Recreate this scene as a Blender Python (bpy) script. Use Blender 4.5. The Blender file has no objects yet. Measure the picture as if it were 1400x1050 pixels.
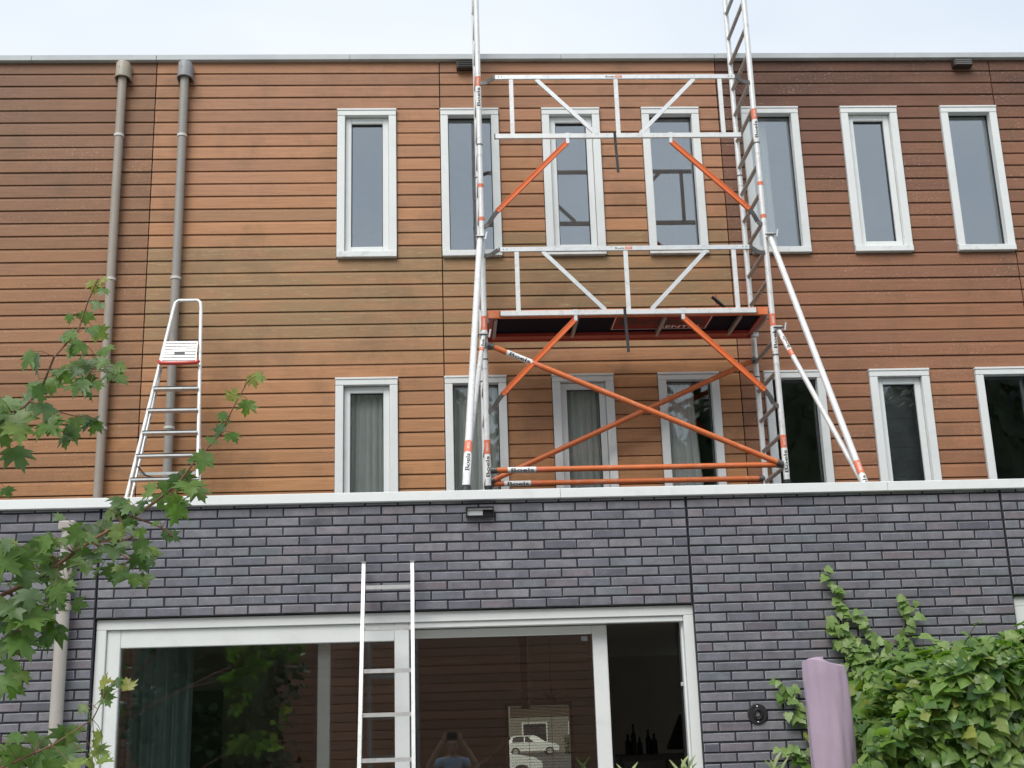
import bpy, bmesh, math, random
from mathutils import Vector, Matrix
random.seed(7)
R = math.radians
scn = bpy.context.scene
col = scn.collection

# ---------------------------------------------------------------- camera, sky, sun, exposure
FOC, YAW, PITCH, ROLL = 1720.15, 0.0541767, 0.2710726, -0.0311769
cam_d = bpy.data.cameras.new('camera'); cam = bpy.data.objects.new('camera', cam_d); col.objects.link(cam)
cam_d.sensor_fit = 'HORIZONTAL'; cam_d.sensor_width = 36.0; cam_d.lens = FOC / 1400 * 36
cam_d.clip_start = 0.03; cam_d.clip_end = 2000
fw = Vector((math.sin(YAW) * math.cos(PITCH), math.cos(YAW) * math.cos(PITCH), math.sin(PITCH)))
rt = Vector((math.cos(YAW), -math.sin(YAW), 0)); up = rt.cross(fw)
r2 = rt * math.cos(ROLL) + up * math.sin(ROLL); u2 = up * math.cos(ROLL) - rt * math.sin(ROLL)
CAM = Vector((0, -8.07, 1.6))
m = Matrix((r2, u2, -fw)).transposed().to_4x4(); m.translation = CAM
cam.matrix_world = m
scn.camera = cam

SUN_EL, SUN_AZ = R(50), R(205)      # azimuth measured from +Y clockwise: behind the camera, a little to the left
world = bpy.data.worlds.new('World'); scn.world = world; world.use_nodes = True
nt = world.node_tree; nt.nodes.clear()
wo = nt.nodes.new('ShaderNodeOutputWorld'); mixs = nt.nodes.new('ShaderNodeMixShader')
b1 = nt.nodes.new('ShaderNodeBackground'); b2 = nt.nodes.new('ShaderNodeBackground')
sky = nt.nodes.new('ShaderNodeTexSky'); sky.sky_type = 'NISHITA'; sky.sun_disc = False
sky.sun_elevation = SUN_EL; sky.sun_rotation = SUN_AZ
nt.links.new(sky.outputs[0], b1.inputs[0]); b1.inputs[1].default_value = 0.10
tcw = nt.nodes.new('ShaderNodeTexCoord'); mpw = nt.nodes.new('ShaderNodeMapping')
mpw.inputs['Scale'].default_value = (1.0, 1.0, 2.6)
nzw = nt.nodes.new('ShaderNodeTexNoise'); nzw.inputs['Scale'].default_value = 2.2; nzw.inputs['Detail'].default_value = 4
nzw.inputs['Roughness'].default_value = 0.5
rpw = nt.nodes.new('ShaderNodeValToRGB')
rpw.color_ramp.elements[0].position = 0.3; rpw.color_ramp.elements[0].color = (0.66, 0.735, 0.81, 1)
rpw.color_ramp.elements[1].position = 0.68; rpw.color_ramp.elements[1].color = (0.86, 0.90, 0.94, 1)
nt.links.new(tcw.outputs['Generated'], mpw.inputs[0]); nt.links.new(mpw.outputs[0], nzw.inputs[0])
nt.links.new(nzw.outputs[0], rpw.inputs[0]); nt.links.new(rpw.outputs[0], b2.inputs[0]); b2.inputs[1].default_value = 0.69
mixs.inputs[0].default_value = 0.86
nt.links.new(b1.outputs[0], mixs.inputs[1]); nt.links.new(b2.outputs[0], mixs.inputs[2]); nt.links.new(mixs.outputs[0], wo.inputs[0])

sl = bpy.data.lights.new('sun', 'SUN'); sl.energy = 1.5; sl.angle = R(35); sl.color = (1.0, 0.97, 0.92)
so = bpy.data.objects.new('sun', sl); col.objects.link(so)
sd = Vector((math.sin(SUN_AZ) * math.cos(SUN_EL), math.cos(SUN_AZ) * math.cos(SUN_EL), math.sin(SUN_EL)))
so.rotation_euler = sd.to_track_quat('Z', 'Y').to_euler(); so.location = (-4, -14, 20)
scn.view_settings.view_transform = 'Standard'; scn.view_settings.look = 'None'
scn.view_settings.gamma = 1; scn.view_settings.use_curve_mapping = False; scn.view_settings.exposure = 0.84
scn.render.engine = 'CYCLES'
scn.cycles.max_bounces = 12; scn.cycles.diffuse_bounces = 7; scn.cycles.transparent_max_bounces = 16

# ---------------------------------------------------------------- helpers
class MB:
    def __init__(s): s.v = []; s.f = []; s.smooth = False
    def add(s, vs, fs):
        o = len(s.v); s.v += [tuple(v) for v in vs]; s.f += [tuple(i + o for i in f) for f in fs]; return s
    def box(s, x0, x1, y0, y1, z0, z1, c=0.0):
        if c <= 0:
            return s.add([(x0,y0,z0),(x1,y0,z0),(x1,y1,z0),(x0,y1,z0),(x0,y0,z1),(x1,y0,z1),(x1,y1,z1),(x0,y1,z1)],
                  [(0,3,2,1),(4,5,6,7),(0,1,5,4),(1,2,6,5),(2,3,7,6),(3,0,4,7)])
        bm = bmesh.new(); bmesh.ops.create_cube(bm, size=1)
        for v in bm.verts: v.co = Vector(((x0+x1)/2 + v.co.x*(x1-x0), (y0+y1)/2 + v.co.y*(y1-y0), (z0+z1)/2 + v.co.z*(z1-z0)))
        bmesh.ops.bevel(bm, geom=bm.edges[:], offset=c, segments=1, affect='EDGES')
        bm.verts.index_update()
        s.add([v.co[:] for v in bm.verts], [[v.index for v in f.verts] for f in bm.faces]); bm.free(); return s
    def bar(s, p0, p1, w, d, ref=(0, 1, 0)):          # rectangular bar, w across, d along ref
        p0, p1 = Vector(p0), Vector(p1); a = (p1 - p0).normalized(); ref = Vector(ref)
        n = (ref - a * ref.dot(a)).normalized(); b = a.cross(n)
        q = [b*sx*w/2 + n*sy*d/2 for sx, sy in ((-1,-1),(1,-1),(1,1),(-1,1))]
        return s.add([p0 + k for k in q] + [p1 + k for k in q], [(3,2,1,0),(4,5,6,7),(0,1,5,4),(1,2,6,5),(2,3,7,6),(3,0,4,7)])
    def tube(s, pts, r, n=12, cap=True):
        pts = [Vector(p) for p in pts]; rs = r if isinstance(r, (list, tuple)) else [r]*len(pts)
        s.smooth = True
        prev = None; rings = []; vs = []; fs = []
        for i, p in enumerate(pts):
            a = (pts[min(i+1, len(pts)-1)] - pts[max(i-1, 0)]).normalized()
            if prev is None:
                t = Vector((0,0,1)) if abs(a.z) < .9 else Vector((0,1,0))
                prev = (t - a*t.dot(a)).normalized()
            prev = (prev - a*prev.dot(a)).normalized(); b = a.cross(prev)
            for k in range(n):
                g = 2*math.pi*k/n; vs.append(p + (prev*math.cos(g) + b*math.sin(g))*rs[i])
        for i in range(len(pts)-1):
            for k in range(n):
                fs.append((i*n+k, i*n+(k+1)%n, (i+1)*n+(k+1)%n, (i+1)*n+k))
        if cap: fs += [tuple(range(n-1, -1, -1)), tuple((len(pts)-1)*n + k for k in range(n))]
        return s.add(vs, fs)
    def lathe(s, prof, c, n=24, axis='z', a0=0, a1=2*math.pi):
        s.smooth = True; vs = []; fs = []; full = abs(a1-a0-2*math.pi) < 1e-6; m_ = n if full else n+1
        for r, h in prof:
            for k in range(m_):
                g = a0 + (a1-a0)*k/n
                q = (r*math.cos(g), r*math.sin(g), h) if axis == 'z' else (r*math.cos(g), h, r*math.sin(g))
                vs.append((c[0]+q[0], c[1]+q[1], c[2]+q[2]))
        for i in range(len(prof)-1):
            for k in range(n):
                k2 = (k+1) % m_; fs.append((i*m_+k, i*m_+k2, (i+1)*m_+k2, (i+1)*m_+k))
        return s.add(vs, fs)
    def prism(s, poly, y0, y1):                        # polygon in xz, extruded in y
        n = len(poly)
        return s.add([(x, y0, z) for x, z in poly] + [(x, y1, z) for x, z in poly],
              [tuple(range(n)), tuple(range(2*n-1, n-1, -1))] + [(i, i+n, (i+1) % n + n, (i+1) % n) for i in range(n)])
    def mesh(s, name, org=(0,0,0)):
        me = bpy.data.meshes.new(name); o = Vector(org)
        me.from_pydata([tuple(Vector(v)-o) for v in s.v], [], s.f); me.update()
        bm = bmesh.new(); bm.from_mesh(me); bmesh.ops.recalc_face_normals(bm, faces=bm.faces); bm.to_mesh(me); bm.free()
        if s.smooth:
            me.polygons.foreach_set('use_smooth', [True]*len(me.polygons))
            try: me.set_sharp_from_angle(angle=R(40))
            except Exception: pass
        return me
    def build(s, name, mat, parent=None, org=None):
        po = wpos(parent) if parent else Vector((0,0,0))
        if org is None:
            xs = list(zip(*s.v)); org = [(min(a)+max(a))/2 for a in xs]
            if parent is None: org[2] = min(xs[2])
        me = s.mesh(name, org); me.materials.append(M[mat] if isinstance(mat, str) else mat)
        return link(name, me, Vector(org), parent)
def wpos(o):
    p = Vector(o.location)
    while o.parent: o = o.parent; p += o.location
    return p
def link(name, me, world_loc, parent=None):
    ob = bpy.data.objects.new(name, me); col.objects.link(ob)
    ob.location = Vector(world_loc) - (wpos(parent) if parent else Vector((0,0,0)))
    if parent: ob.parent = parent
    return ob
def tag(o, label=None, cat=None, group=None, kind=None):
    if label: o['label'] = label
    if cat: o['category'] = cat
    if group: o['group'] = group
    if kind: o['kind'] = kind
    return o
def thing(name, loc, label, cat, group=None):
    o = bpy.data.objects.new(name, None); col.objects.link(o); o.location = loc; o.empty_display_size = .1
    return tag(o, label, cat, group)
_tc = {}
def text_mb(body):
    if body not in _tc:
        cu = bpy.data.curves.new('lettering', 'FONT'); cu.body = body; cu.size = 1; cu.resolution_u = 3
        cu.offset = 0.014
        ob = bpy.data.objects.new('lettering', cu); col.objects.link(ob)
        dg = bpy.context.evaluated_depsgraph_get(); dg.update()
        me = bpy.data.meshes.new_from_object(ob.evaluated_get(dg))
        bmt = bmesh.new(); bmt.from_mesh(me)
        ys = [v.co.y for v in bmt.verts]
        for q in range(1, 8):
            bmesh.ops.bisect_plane(bmt, geom=bmt.verts[:]+bmt.edges[:]+bmt.faces[:], plane_co=(0, min(ys)+(max(ys)-min(ys))*q/8, 0), plane_no=(0, 1, 0))
        bmt.to_mesh(me); bmt.free()
        vs = [v.co.copy() for v in me.vertices]; fs = [tuple(p.vertices) for p in me.polygons]
        bpy.data.objects.remove(ob); bpy.data.curves.remove(cu); bpy.data.meshes.remove(me)
        x0 = min(v.x for v in vs); x1 = max(v.x for v in vs); y0 = min(v.y for v in vs); y1 = max(v.y for v in vs)
        _tc[body] = ([((v.x-x0)/(x1-x0)-.5, (v.y-y0)/(y1-y0)-.5) for v in vs], fs)
    return _tc[body]
def text_flat(body, c, ax, ay, w, h):
    vs, fs = text_mb(body); c, ax, ay = Vector(c), Vector(ax), Vector(ay)
    mb = MB(); mb.add([c + ax*(a*w) + ay*(b*h) for a, b in vs], fs); return mb
def axis_frame(p0, p1, face):
    a = (Vector(p1)-Vector(p0)).normalized(); f = Vector(face); n = (f - a*f.dot(a)).normalized()
    return a, n, a.cross(n)
def wrap_text(body, p0, p1, t, face, r, w, h, flip=1):     # lettering wrapped round a tube, reading along it
    a, n, b = axis_frame(p0, p1, face); c = Vector(p0).lerp(Vector(p1), t)
    vs, fs = text_mb(body); mb = MB()
    mb.add([c + a*(u*w)*flip + (n*math.cos(v*h/r) - b*math.sin(v*h/r)*flip)*(r) for u, v in vs], fs); return mb
def wrap_band(p0, p1, t0, t1, face, r, half=1.6, n=10):    # sticker: part of a sleeve round a tube
    a, nn, b = axis_frame(p0, p1, face); A = Vector(p0).lerp(Vector(p1), t0); B = Vector(p0).lerp(Vector(p1), t1)
    mb = MB(); mb.smooth = True; vs = []
    for q in (A, B):
        for k in range(n+1):
            g = -half + 2*half*k/n; vs.append(q + (nn*math.cos(g) + b*math.sin(g))*r)
    mb.add(vs, [(k, k+1, n+2+k, n+1+k) for k in range(n)]); return mb

# ---------------------------------------------------------------- materials
M = {}
def newmat(name):
    m_ = bpy.data.materials.new(name); m_.use_nodes = True; M[name] = m_
    n = m_.node_tree.nodes; l = m_.node_tree.links; return m_, n, l, n['Principled BSDF']
def nd(n, t, **kw):
    o = n.new(t)
    for k, v in kw.items():
        if k.startswith('i_'):
            o.inputs[int(k[2:]) if k[2:].isdigit() else k[2:]].default_value = v
        else: setattr(o, k, v)
    return o
def noise(n, l, scale, detail=4, rough=.6, sc=(1,1,1), src=None, loc=(0,0,0)):
    g = src or nd(n, 'ShaderNodeNewGeometry').outputs['Position']
    mp = nd(n, 'ShaderNodeMapping'); mp.inputs['Scale'].default_value = sc; mp.inputs['Location'].default_value = loc; l.new(g, mp.inputs[0])
    z = nd(n, 'ShaderNodeTexNoise'); z.inputs['Scale'].default_value = scale; z.inputs['Detail'].default_value = detail
    z.inputs['Roughness'].default_value = rough; l.new(mp.outputs[0], z.inputs[0]); return z.outputs[0]
def ramp(n, l, src, stops):
    r = nd(n, 'ShaderNodeValToRGB'); e = r.color_ramp.elements
    while len(e) < len(stops): e.new(.5)
    for k, (p, c) in enumerate(stops):
        e[k].position = p; e[k].color = (c, c, c, 1) if isinstance(c, (int, float)) else (*c, 1)
    l.new(src, r.inputs[0]); return r.outputs[0]
def mix(n, l, fac, a, b, mode='MIX'):
    o = nd(n, 'ShaderNodeMix', data_type='RGBA', blend_type=mode)
    for k, v in ((0, fac), (6, a), (7, b)):
        if isinstance(v, (int, float)): o.inputs[k].default_value = v
        elif isinstance(v, tuple): o.inputs[k].default_value = (*v, 1)
        else: l.new(v, o.inputs[k])
    return o.outputs[2]
def math_(n, l, op, a, b=None, clamp=False):
    o = nd(n, 'ShaderNodeMath', operation=op, use_clamp=clamp)
    for k, v in ((0, a), (1, b)):
        if v is None: continue
        if isinstance(v, (int, float)): o.inputs[k].default_value = v
        else: l.new(v, o.inputs[k])
    return o.outputs[0]
def bump(n, l, bs, h, strength=.3, dist=.002):
    b = nd(n, 'ShaderNodeBump'); b.inputs['Strength'].default_value = strength; b.inputs['Distance'].default_value = dist
    l.new(h, b.inputs['Height']); l.new(b.outputs[0], bs.inputs['Normal'])
def plain(name, c, rough=.5, metal=0, var=.08, scale=6, dirt=None, dirt_amt=.35, spec=.5, bmp=0):
    m_, n, l, bs = newmat(name)
    z = noise(n, l, scale, 5, .65)
    f = ramp(n, l, z, [(.3, 1-var), (.7, 1+var)])
    cc = mix(n, l, 1.0, tuple(c), f, 'MULTIPLY')
    if dirt:
        z2 = noise(n, l, scale*2.3, 6, .7, loc=(3,1,7)); cc = mix(n, l, ramp(n, l, z2, [(.52, 0.0), (.72, dirt_amt)]), cc, tuple(dirt))
    l.new(cc, bs.inputs['Base Color'])
    bs.inputs['Roughness'].default_value = rough; bs.inputs['Metallic'].default_value = metal
    bs.inputs['Specular IOR Level'].default_value = spec
    if bmp: bump(n, l, bs, noise(n, l, scale*12, 4), bmp)
    return m_
def wood(name, low, high, gold, gold_amt, specks, topdark, z0=3.0, z1=8.1):
    m_, n, l, bs = newmat(name)
    g = nd(n, 'ShaderNodeNewGeometry').outputs['Position']; sx = nd(n, 'ShaderNodeSeparateXYZ'); l.new(g, sx.inputs[0])
    oin = nd(n, 'ShaderNodeObjectInfo'); oi = oin.outputs['Random']; ol = nd(n, 'ShaderNodeSeparateXYZ'); l.new(oin.outputs['Location'], ol.inputs[0])
    bz = math_(n, l, 'ADD', ol.outputs[2], math_(n, l, 'MULTIPLY', math_(n, l, 'SUBTRACT', oi, .5), .35))
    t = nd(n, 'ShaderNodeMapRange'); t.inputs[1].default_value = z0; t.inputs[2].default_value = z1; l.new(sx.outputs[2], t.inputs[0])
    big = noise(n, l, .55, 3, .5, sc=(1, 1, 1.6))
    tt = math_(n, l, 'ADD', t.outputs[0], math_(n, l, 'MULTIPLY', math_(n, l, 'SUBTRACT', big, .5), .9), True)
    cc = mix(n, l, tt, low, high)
    # per board tone
    cc = mix(n, l, 1.0, cc, ramp(n, l, oi, [(0, (.86, .85, .85)), (.35, (.98, .98, 1)), (.7, (1.04, 1.01, .96)), (1, (1.12, 1.10, 1.06))]), 'MULTIPLY')
    # long grain streaks
    gr = noise(n, l, 9, 6, .7, sc=(.35, 1, 9)); cc = mix(n, l, 1.0, cc, ramp(n, l, gr, [(.3, .84), (.5, 1.0), (.72, 1.13)]), 'MULTIPLY')
    fine = noise(n, l, 40, 5, .75, sc=(.12, 1, 6)); cc = mix(n, l, 1.0, cc, ramp(n, l, fine, [(.3, .88), (.7, 1.10)]), 'MULTIPLY')
    # sun-bleached golden band
    if gold_amt:
        band = nd(n, 'ShaderNodeMapRange', interpolation_type='SMOOTHSTEP'); band.inputs[1].default_value = 4.85; band.inputs[2].default_value = 5.15; l.new(bz, band.inputs[0])
        band2 = nd(n, 'ShaderNodeMapRange', interpolation_type='SMOOTHSTEP'); band2.inputs[1].default_value = 6.32; band2.inputs[2].default_value = 6.08; l.new(bz, band2.inputs[0])
        pat = ramp(n, l, noise(n, l, 3.2, 6, .7, sc=(.5, 1, 2.2), loc=(2,0,1)), [(.34, 0.25), (.56, 1.0)])
        flk = ramp(n, l, noise(n, l, 26, 6, .75, sc=(.22, 1, 2.2), loc=(6,1,2)), [(.56, 0.0), (.66, .6)])
        k = math_(n, l, 'MULTIPLY', math_(n, l, 'MULTIPLY', band.outputs[0], band2.outputs[0]), pat)
        cc = mix(n, l, math_(n, l, 'MULTIPLY', k, gold_amt), cc, gold)
        cc = mix(n, l, math_(n, l, 'MULTIPLY', k, flk), cc, (.50, .39, .23))
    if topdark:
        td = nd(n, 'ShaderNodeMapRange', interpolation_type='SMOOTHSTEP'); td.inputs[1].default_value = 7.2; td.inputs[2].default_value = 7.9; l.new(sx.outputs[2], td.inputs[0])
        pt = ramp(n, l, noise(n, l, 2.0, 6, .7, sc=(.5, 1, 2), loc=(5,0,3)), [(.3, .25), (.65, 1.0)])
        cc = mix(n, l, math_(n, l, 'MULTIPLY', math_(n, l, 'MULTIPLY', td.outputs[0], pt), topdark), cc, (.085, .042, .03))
    # dirty run marks and grey stains
    st = ramp(n, l, noise(n, l, 1.6, 7, .72, sc=(1.2, 1, 1.0), loc=(9,2,4)), [(.50, 0.0), (.68, .36)])
    cc = mix(n, l, st, cc, (.13, .085, .05))
    if specks:
        sp = ramp(n, l, noise(n, l, 60, 3, .6, sc=(.7, 1, 1.2), loc=(1,8,2)), [(.60, 0.0), (.655, 1.0)])
        den = ramp(n, l, noise(n, l, 1.7, 4, .6, sc=(.6, 1, 1.2), loc=(4,4,4)), [(.40, 0.0), (.62, specks)])
        cc = mix(n, l, math_(n, l, 'MULTIPLY', sp, den), cc, (.55, .47, .40))
    l.new(cc, bs.inputs['Base Color']); bs.inputs['Roughness'].default_value = .62; bs.inputs['Specular IOR Level'].default_value = .3
    bump(n, l, bs, fine, .25, .0015)
wood('wood_ours', (.455, .228, .100), (.398, .202, .118), (.295, .192, .098), .85, .12, .15)
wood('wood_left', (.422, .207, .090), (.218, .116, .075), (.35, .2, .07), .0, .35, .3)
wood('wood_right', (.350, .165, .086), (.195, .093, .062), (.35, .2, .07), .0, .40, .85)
wood('wood_back', (.27, .135, .088), (.26, .125, .085), (.35, .2, .07), .0, .0, .0)

def brickmat():
    m_, n, l, bs = newmat('brick_face')
    oi = nd(n, 'ShaderNodeObjectInfo').outputs['Random']
    base = ramp(n, l, oi, [(0, (.105,.104,.128)), (.18, (.163,.163,.192)), (.36, (.198,.190,.213)), (.5, (.150,.155,.184)), (.64, (.180,.160,.180)), (.8, (.154,.170,.192)), (.92, (.226,.224,.245)), (1, (.180,.150,.165))])
    z = noise(n, l, 7, 5, .65); cc = mix(n, l, 1.0, base, ramp(n, l, z, [(.3, .72), (.7, 1.30)]), 'MULTIPLY')
    red = ramp(n, l, noise(n, l, 2.3, 3, .5, loc=(7,0,2)), [(.60, 0.0), (.78, .5)]); cc = mix(n, l, red, cc, (.175, .105, .115))
    gn = ramp(n, l, noise(n, l, 1.9, 3, .5, loc=(1,3,9)), [(.60, 0.0), (.76, .5)]); cc = mix(n, l, gn, cc, (.135, .158, .180))
    sal = ramp(n, l, noise(n, l, 5.5, 6, .75, sc=(.7, 1, 1.3), loc=(3,5,1)), [(.56, 0.0), (.74, .42)]); cc = mix(n, l, sal, cc, (.30, .30, .32))
    fn = noise(n, l, 90, 4, .7); cc = mix(n, l, 1.0, cc, ramp(n, l, fn, [(.3, .86), (.7, 1.14)]), 'MULTIPLY')
    pit = ramp(n, l, noise(n, l, 60, 2, .5, loc=(2,2,5)), [(.22, 1.0), (.27, 0.0)]); cc = mix(n, l, pit, cc, (.02,.02,.025))
    l.new(cc, bs.inputs['Base Color']); bs.inputs['Roughness'].default_value = .48
    bump(n, l, bs, mix(n, l, .5, fn, z), .35, .002)
brickmat()
plain('brick_edge', (.25, .255, .29), .6, var=.35, scale=25)
plain('mortar', (.034, .034, .041), .9, var=.25, scale=14, bmp=.5)
plain('white_paint', (.75, .77, .76), .38, var=.03, scale=3, dirt=(.42, .42, .38), dirt_amt=.16)
plain('white_sill', (.76, .78, .77), .45, var=.04, scale=5, dirt=(.2, .2, .17), dirt_amt=.5)
plain('coping_white', (.82, .84, .84), .35, var=.03, scale=2.5, dirt=(.5, .52, .48), dirt_amt=.22)
plain('roof_trim_metal', (.47, .49, .50), .55, .0, var=.10, scale=3)
plain('alu', (.72, .73, .73), .38, .55, var=.08, scale=9, dirt=(.35, .34, .32), dirt_amt=.4)
plain('alu_white', (.74, .74, .73), .42, .25, var=.07, scale=9, dirt=(.35, .33, .31), dirt_amt=.5)
plain('alu_dark', (.13, .125, .12), .4, .5, var=.1, scale=9)
plain('rung_grey', (.42, .39, .37), .45, .35, var=.12, scale=12, dirt=(.2, .18, .16))
plain('orange_tube', (.66, .165, .048), .42, 0, var=.10, scale=7, dirt=(.60, .38, .29), dirt_amt=.55)
plain('orange_profile', (.75, .16, .040), .38, 0, var=.06, scale=7)
plain('red_frame', (.42, .055, .040), .42, 0, var=.10, scale=7)
plain('sticker_orange', (.74, .19, .10), .4, 0, var=.05, scale=20)
plain('sticker_white', (.82, .82, .80), .4, 0, var=.03, scale=20)
plain('ink', (.015, .015, .018), .5)
plain('black_rubber', (.018, .018, .02), .55, var=.2)
plain('deck_black', (.010, .009, .018), .7, var=.3, scale=9, spec=.1)
plain('sign_red', (.26, .03, .025), .6, spec=.2)
plain('pipe_taupe', (.33, .285, .24), .5, var=.06, scale=4, dirt=(.2, .18, .16), dirt_amt=.3)
plain('pipe_grey', (.30, .275, .25), .5, var=.06, scale=4, dirt=(.16, .15, .14), dirt_amt=.3)
plain('hopper_beige', (.37, .325, .26), .5, var=.06, scale=9)
plain('hopper_grey', (.28, .28, .29), .5, var=.08, scale=9)
plain('pipe_pale', (.43, .395, .36), .5, var=.05, scale=4, dirt=(.3, .27, .24), dirt_amt=.3)
plain('ring_white', (.62, .60, .57), .5)
plain('vent_brown', (.045, .028, .022), .6)
plain('felt', (.030, .017, .012), .95)
plain('bitumen', (.055, .055, .06), .9, var=.25, scale=6, bmp=.5)
plain('paving', (.36, .35, .33), .85, var=.2, scale=2.5, bmp=.4)
plain('grassland', (.07, .11, .035), .95, var=.35, scale=.8)
plain('asphalt', (.06, .06, .062), .9, var=.15, scale=3)
plain('room_wall', (.62, .60, .56), .85, var=.04)
plain('room_ceiling', (.78, .77, .75), .85, var=.03)
plain('room_floor', (.42, .33, .24), .6, var=.15)
plain('curtain_pale', (.84, .84, .81), .9, var=.05)
plain('curtain_teal', (.17, .235, .24), .9, var=.12, scale=12)
plain('furniture_dark', (.012, .013, .015), .35)
plain('furniture_grey', (.16, .16, .16), .6)
plain('blind_grey', (.17, .17, .18), .8, var=.15, scale=8)
plain('paint_red', (.55, .06, .05), .4)
plain('mauve_cloth', (.39, .30, .385), .85, var=.07, scale=5, bmp=.2)
plain('bark', (.13, .085, .055), .85, var=.25, scale=14, bmp=.6)
plain('twig_red', (.19, .095, .055), .7, var=.2, scale=20)
plain('stem_green', (.11, .14, .05), .7, var=.2, scale=20)
plain('skin', (.46, .28, .20), .55, var=.05)
plain('hair', (.02, .016, .013), .6)
plain('shirt', (.42, .50, .62), .85, var=.05)
plain('trousers', (.04, .05, .08), .85, var=.1)
plain('car_white', (.76, .78, .79), .25, var=.01)
plain('car_glass', (.03, .035, .04), .08)
plain('tyre', (.02, .02, .02), .8)
plain('rim', (.45, .46, .47), .35, .7)
plain('render_pale', (.20, .19, .17), .85, var=.04)
plain('house_grey', (.12, .125, .13), .8, var=.1)
def glass(name, refl, tint=(.96, .98, .97), rough=.0):
    m_, n, l, bs = newmat(name); n.remove(bs); out = n['Material Output']
    tr = nd(n, 'ShaderNodeBsdfTransparent'); tr.inputs[0].default_value = (*tint, 1)
    gl = nd(n, 'ShaderNodeBsdfGlossy'); gl.inputs['Roughness'].default_value = rough; gl.inputs[0].default_value = (.92, .96, 1, 1)
    lw = nd(n, 'ShaderNodeFresnel'); lw.inputs[0].default_value = 1.45
    f = math_(n, l, 'ADD', math_(n, l, 'MULTIPLY', lw.outputs[0], 1.1), refl, True)
    mx = nd(n, 'ShaderNodeMixShader'); l.new(f, mx.inputs[0]); l.new(tr.outputs[0], mx.inputs[1]); l.new(gl.outputs[0], mx.inputs[2]); l.new(mx.outputs[0], out.inputs[0])
    bmpn = nd(n, 'ShaderNodeBump'); bmpn.inputs['Strength'].default_value = .06; bmpn.inputs['Distance'].default_value = .01
    l.new(noise(n, l, .9, 2, .4), bmpn.inputs['Height']); l.new(bmpn.outputs[0], gl.inputs['Normal'])
glass('glass_upper', .165); glass('glass_lower', .028); glass('glass_door', .07); glass('glass_far', .0, (.74, .73, .66))
def leafmat(name, cols, trans=.30, rough=.42, spec=.5):
    m_, n, l, bs = newmat(name); out = n['Material Output']
    oi = nd(n, 'ShaderNodeObjectInfo').outputs['Random']; ge = nd(n, 'ShaderNodeNewGeometry')
    rnd = math_(n, l, 'FRACT', math_(n, l, 'ADD', oi, ge.outputs['Random Per Island']))
    k = len(cols)-1; cc = ramp(n, l, rnd, [(i/k, c) for i, c in enumerate(cols)])
    z = noise(n, l, 25, 4, .6); cc = mix(n, l, 1.0, cc, ramp(n, l, z, [(.3, .82), (.7, 1.18)]), 'MULTIPLY')
    l.new(cc, bs.inputs['Base Color']); bs.inputs['Roughness'].default_value = rough; bs.inputs['Specular IOR Level'].default_value = spec
    tl = nd(n, 'ShaderNodeBsdfTranslucent'); tc = mix(n, l, 1.0, cc, (1.15, 1.5, .45), 'MULTIPLY'); l.new(tc, tl.inputs[0])
    mx = nd(n, 'ShaderNodeMixShader'); mx.inputs[0].default_value = trans
    l.new(bs.outputs[0], mx.inputs[1]); l.new(tl.outputs[0], mx.inputs[2]); l.new(mx.outputs[0], out.inputs[0])
leafmat('leaf_maple', [(.055,.110,.033), (.098,.180,.047), (.145,.240,.052), (.118,.188,.088), (.200,.275,.070)], .44)
leafmat('leaf_young', [(.23,.27,.06), (.30,.29,.07), (.20,.28,.07), (.26,.20,.09)], .35)
leafmat('leaf_ivy', [(.045,.108,.030), (.105,.200,.042), (.185,.300,.060), (.075,.150,.038), (.250,.350,.090), (.115,.215,.048), (.32,.34,.09)], .36, .38, .6)
leafmat('leaf_climber', [(.13,.22,.05), (.20,.30,.075), (.15,.26,.06), (.25,.33,.11)], .32)
leafmat('leaf_lance', [(.26,.33,.12), (.34,.40,.19), (.20,.28,.09)], .3)
leafmat('blind_wood', [(.55,.40,.17), (.62,.46,.22)], .6, .6)
leafmat('leaf_bush', [(.030,.058,.018), (.05,.09,.025), (.04,.07,.026)], .2)

# ---------------------------------------------------------------- setting
F = 3.18                                                     # plane of the timber facade; the brick face is y = 0
def struct(name, mb, mat): return tag(mb.build(name, mat), kind='structure')
struct('ground', MB().box(-400, 400, -300, 600, -.3, -.004), 'grassland')
struct('terrace', MB().box(-12, 12, -10.6, -.002, -.2, 0), 'paving')
struct('road', MB().box(-200, 200, 13, 400, -.2, .0), 'asphalt')
struct('extension_roof', MB().box(-6, 8.3, .12, F+.02, 2.93, 3.03), 'bitumen')
struct('house_roof', MB().box(-5.57, 8.3, F+.03, F+6.4, 8.05, 8.10), 'bitumen')
# rooms behind the glass
def room(name, x0, x1, y0, y1, z0, z1, hole=None):
    struct('floor', MB().box(x0, x1, y0, y1, z0-.06, z0), 'room_floor')
    struct('ceiling', MB().box(x0, x1, y0, y1, z1, z1+.05), 'room_ceiling')
    w = MB().box(x0-.06, x0, y0, y1, z0-.06, z1+.05).box(x1, x1+.06, y0, y1, z0-.06, z1+.05)
    if hole:
        px = x0
        for a, b, c, d in hole:
            w.box(px, a, y1, y1+.1, z0-.06, z1+.05).box(a, b, y1, y1+.1, z0-.06, c).box(a, b, y1, y1+.1, d, z1+.05); px = b
        w.box(px, x1, y1, y1+.1, z0-.06, z1+.05)
    else: w.box(x0, x1, y1, y1+.06, z0-.06, z1+.05)
    struct('wall', w, 'room_wall')
room('living', -3.4, 3.6, .27, 9.0, .05, 2.55, [(.74, 1.545, .35, 1.95), (3.17, 3.57, .06, 2.35)])  # second opening added unseen to light the room; first lengthened downward likewise
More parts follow.
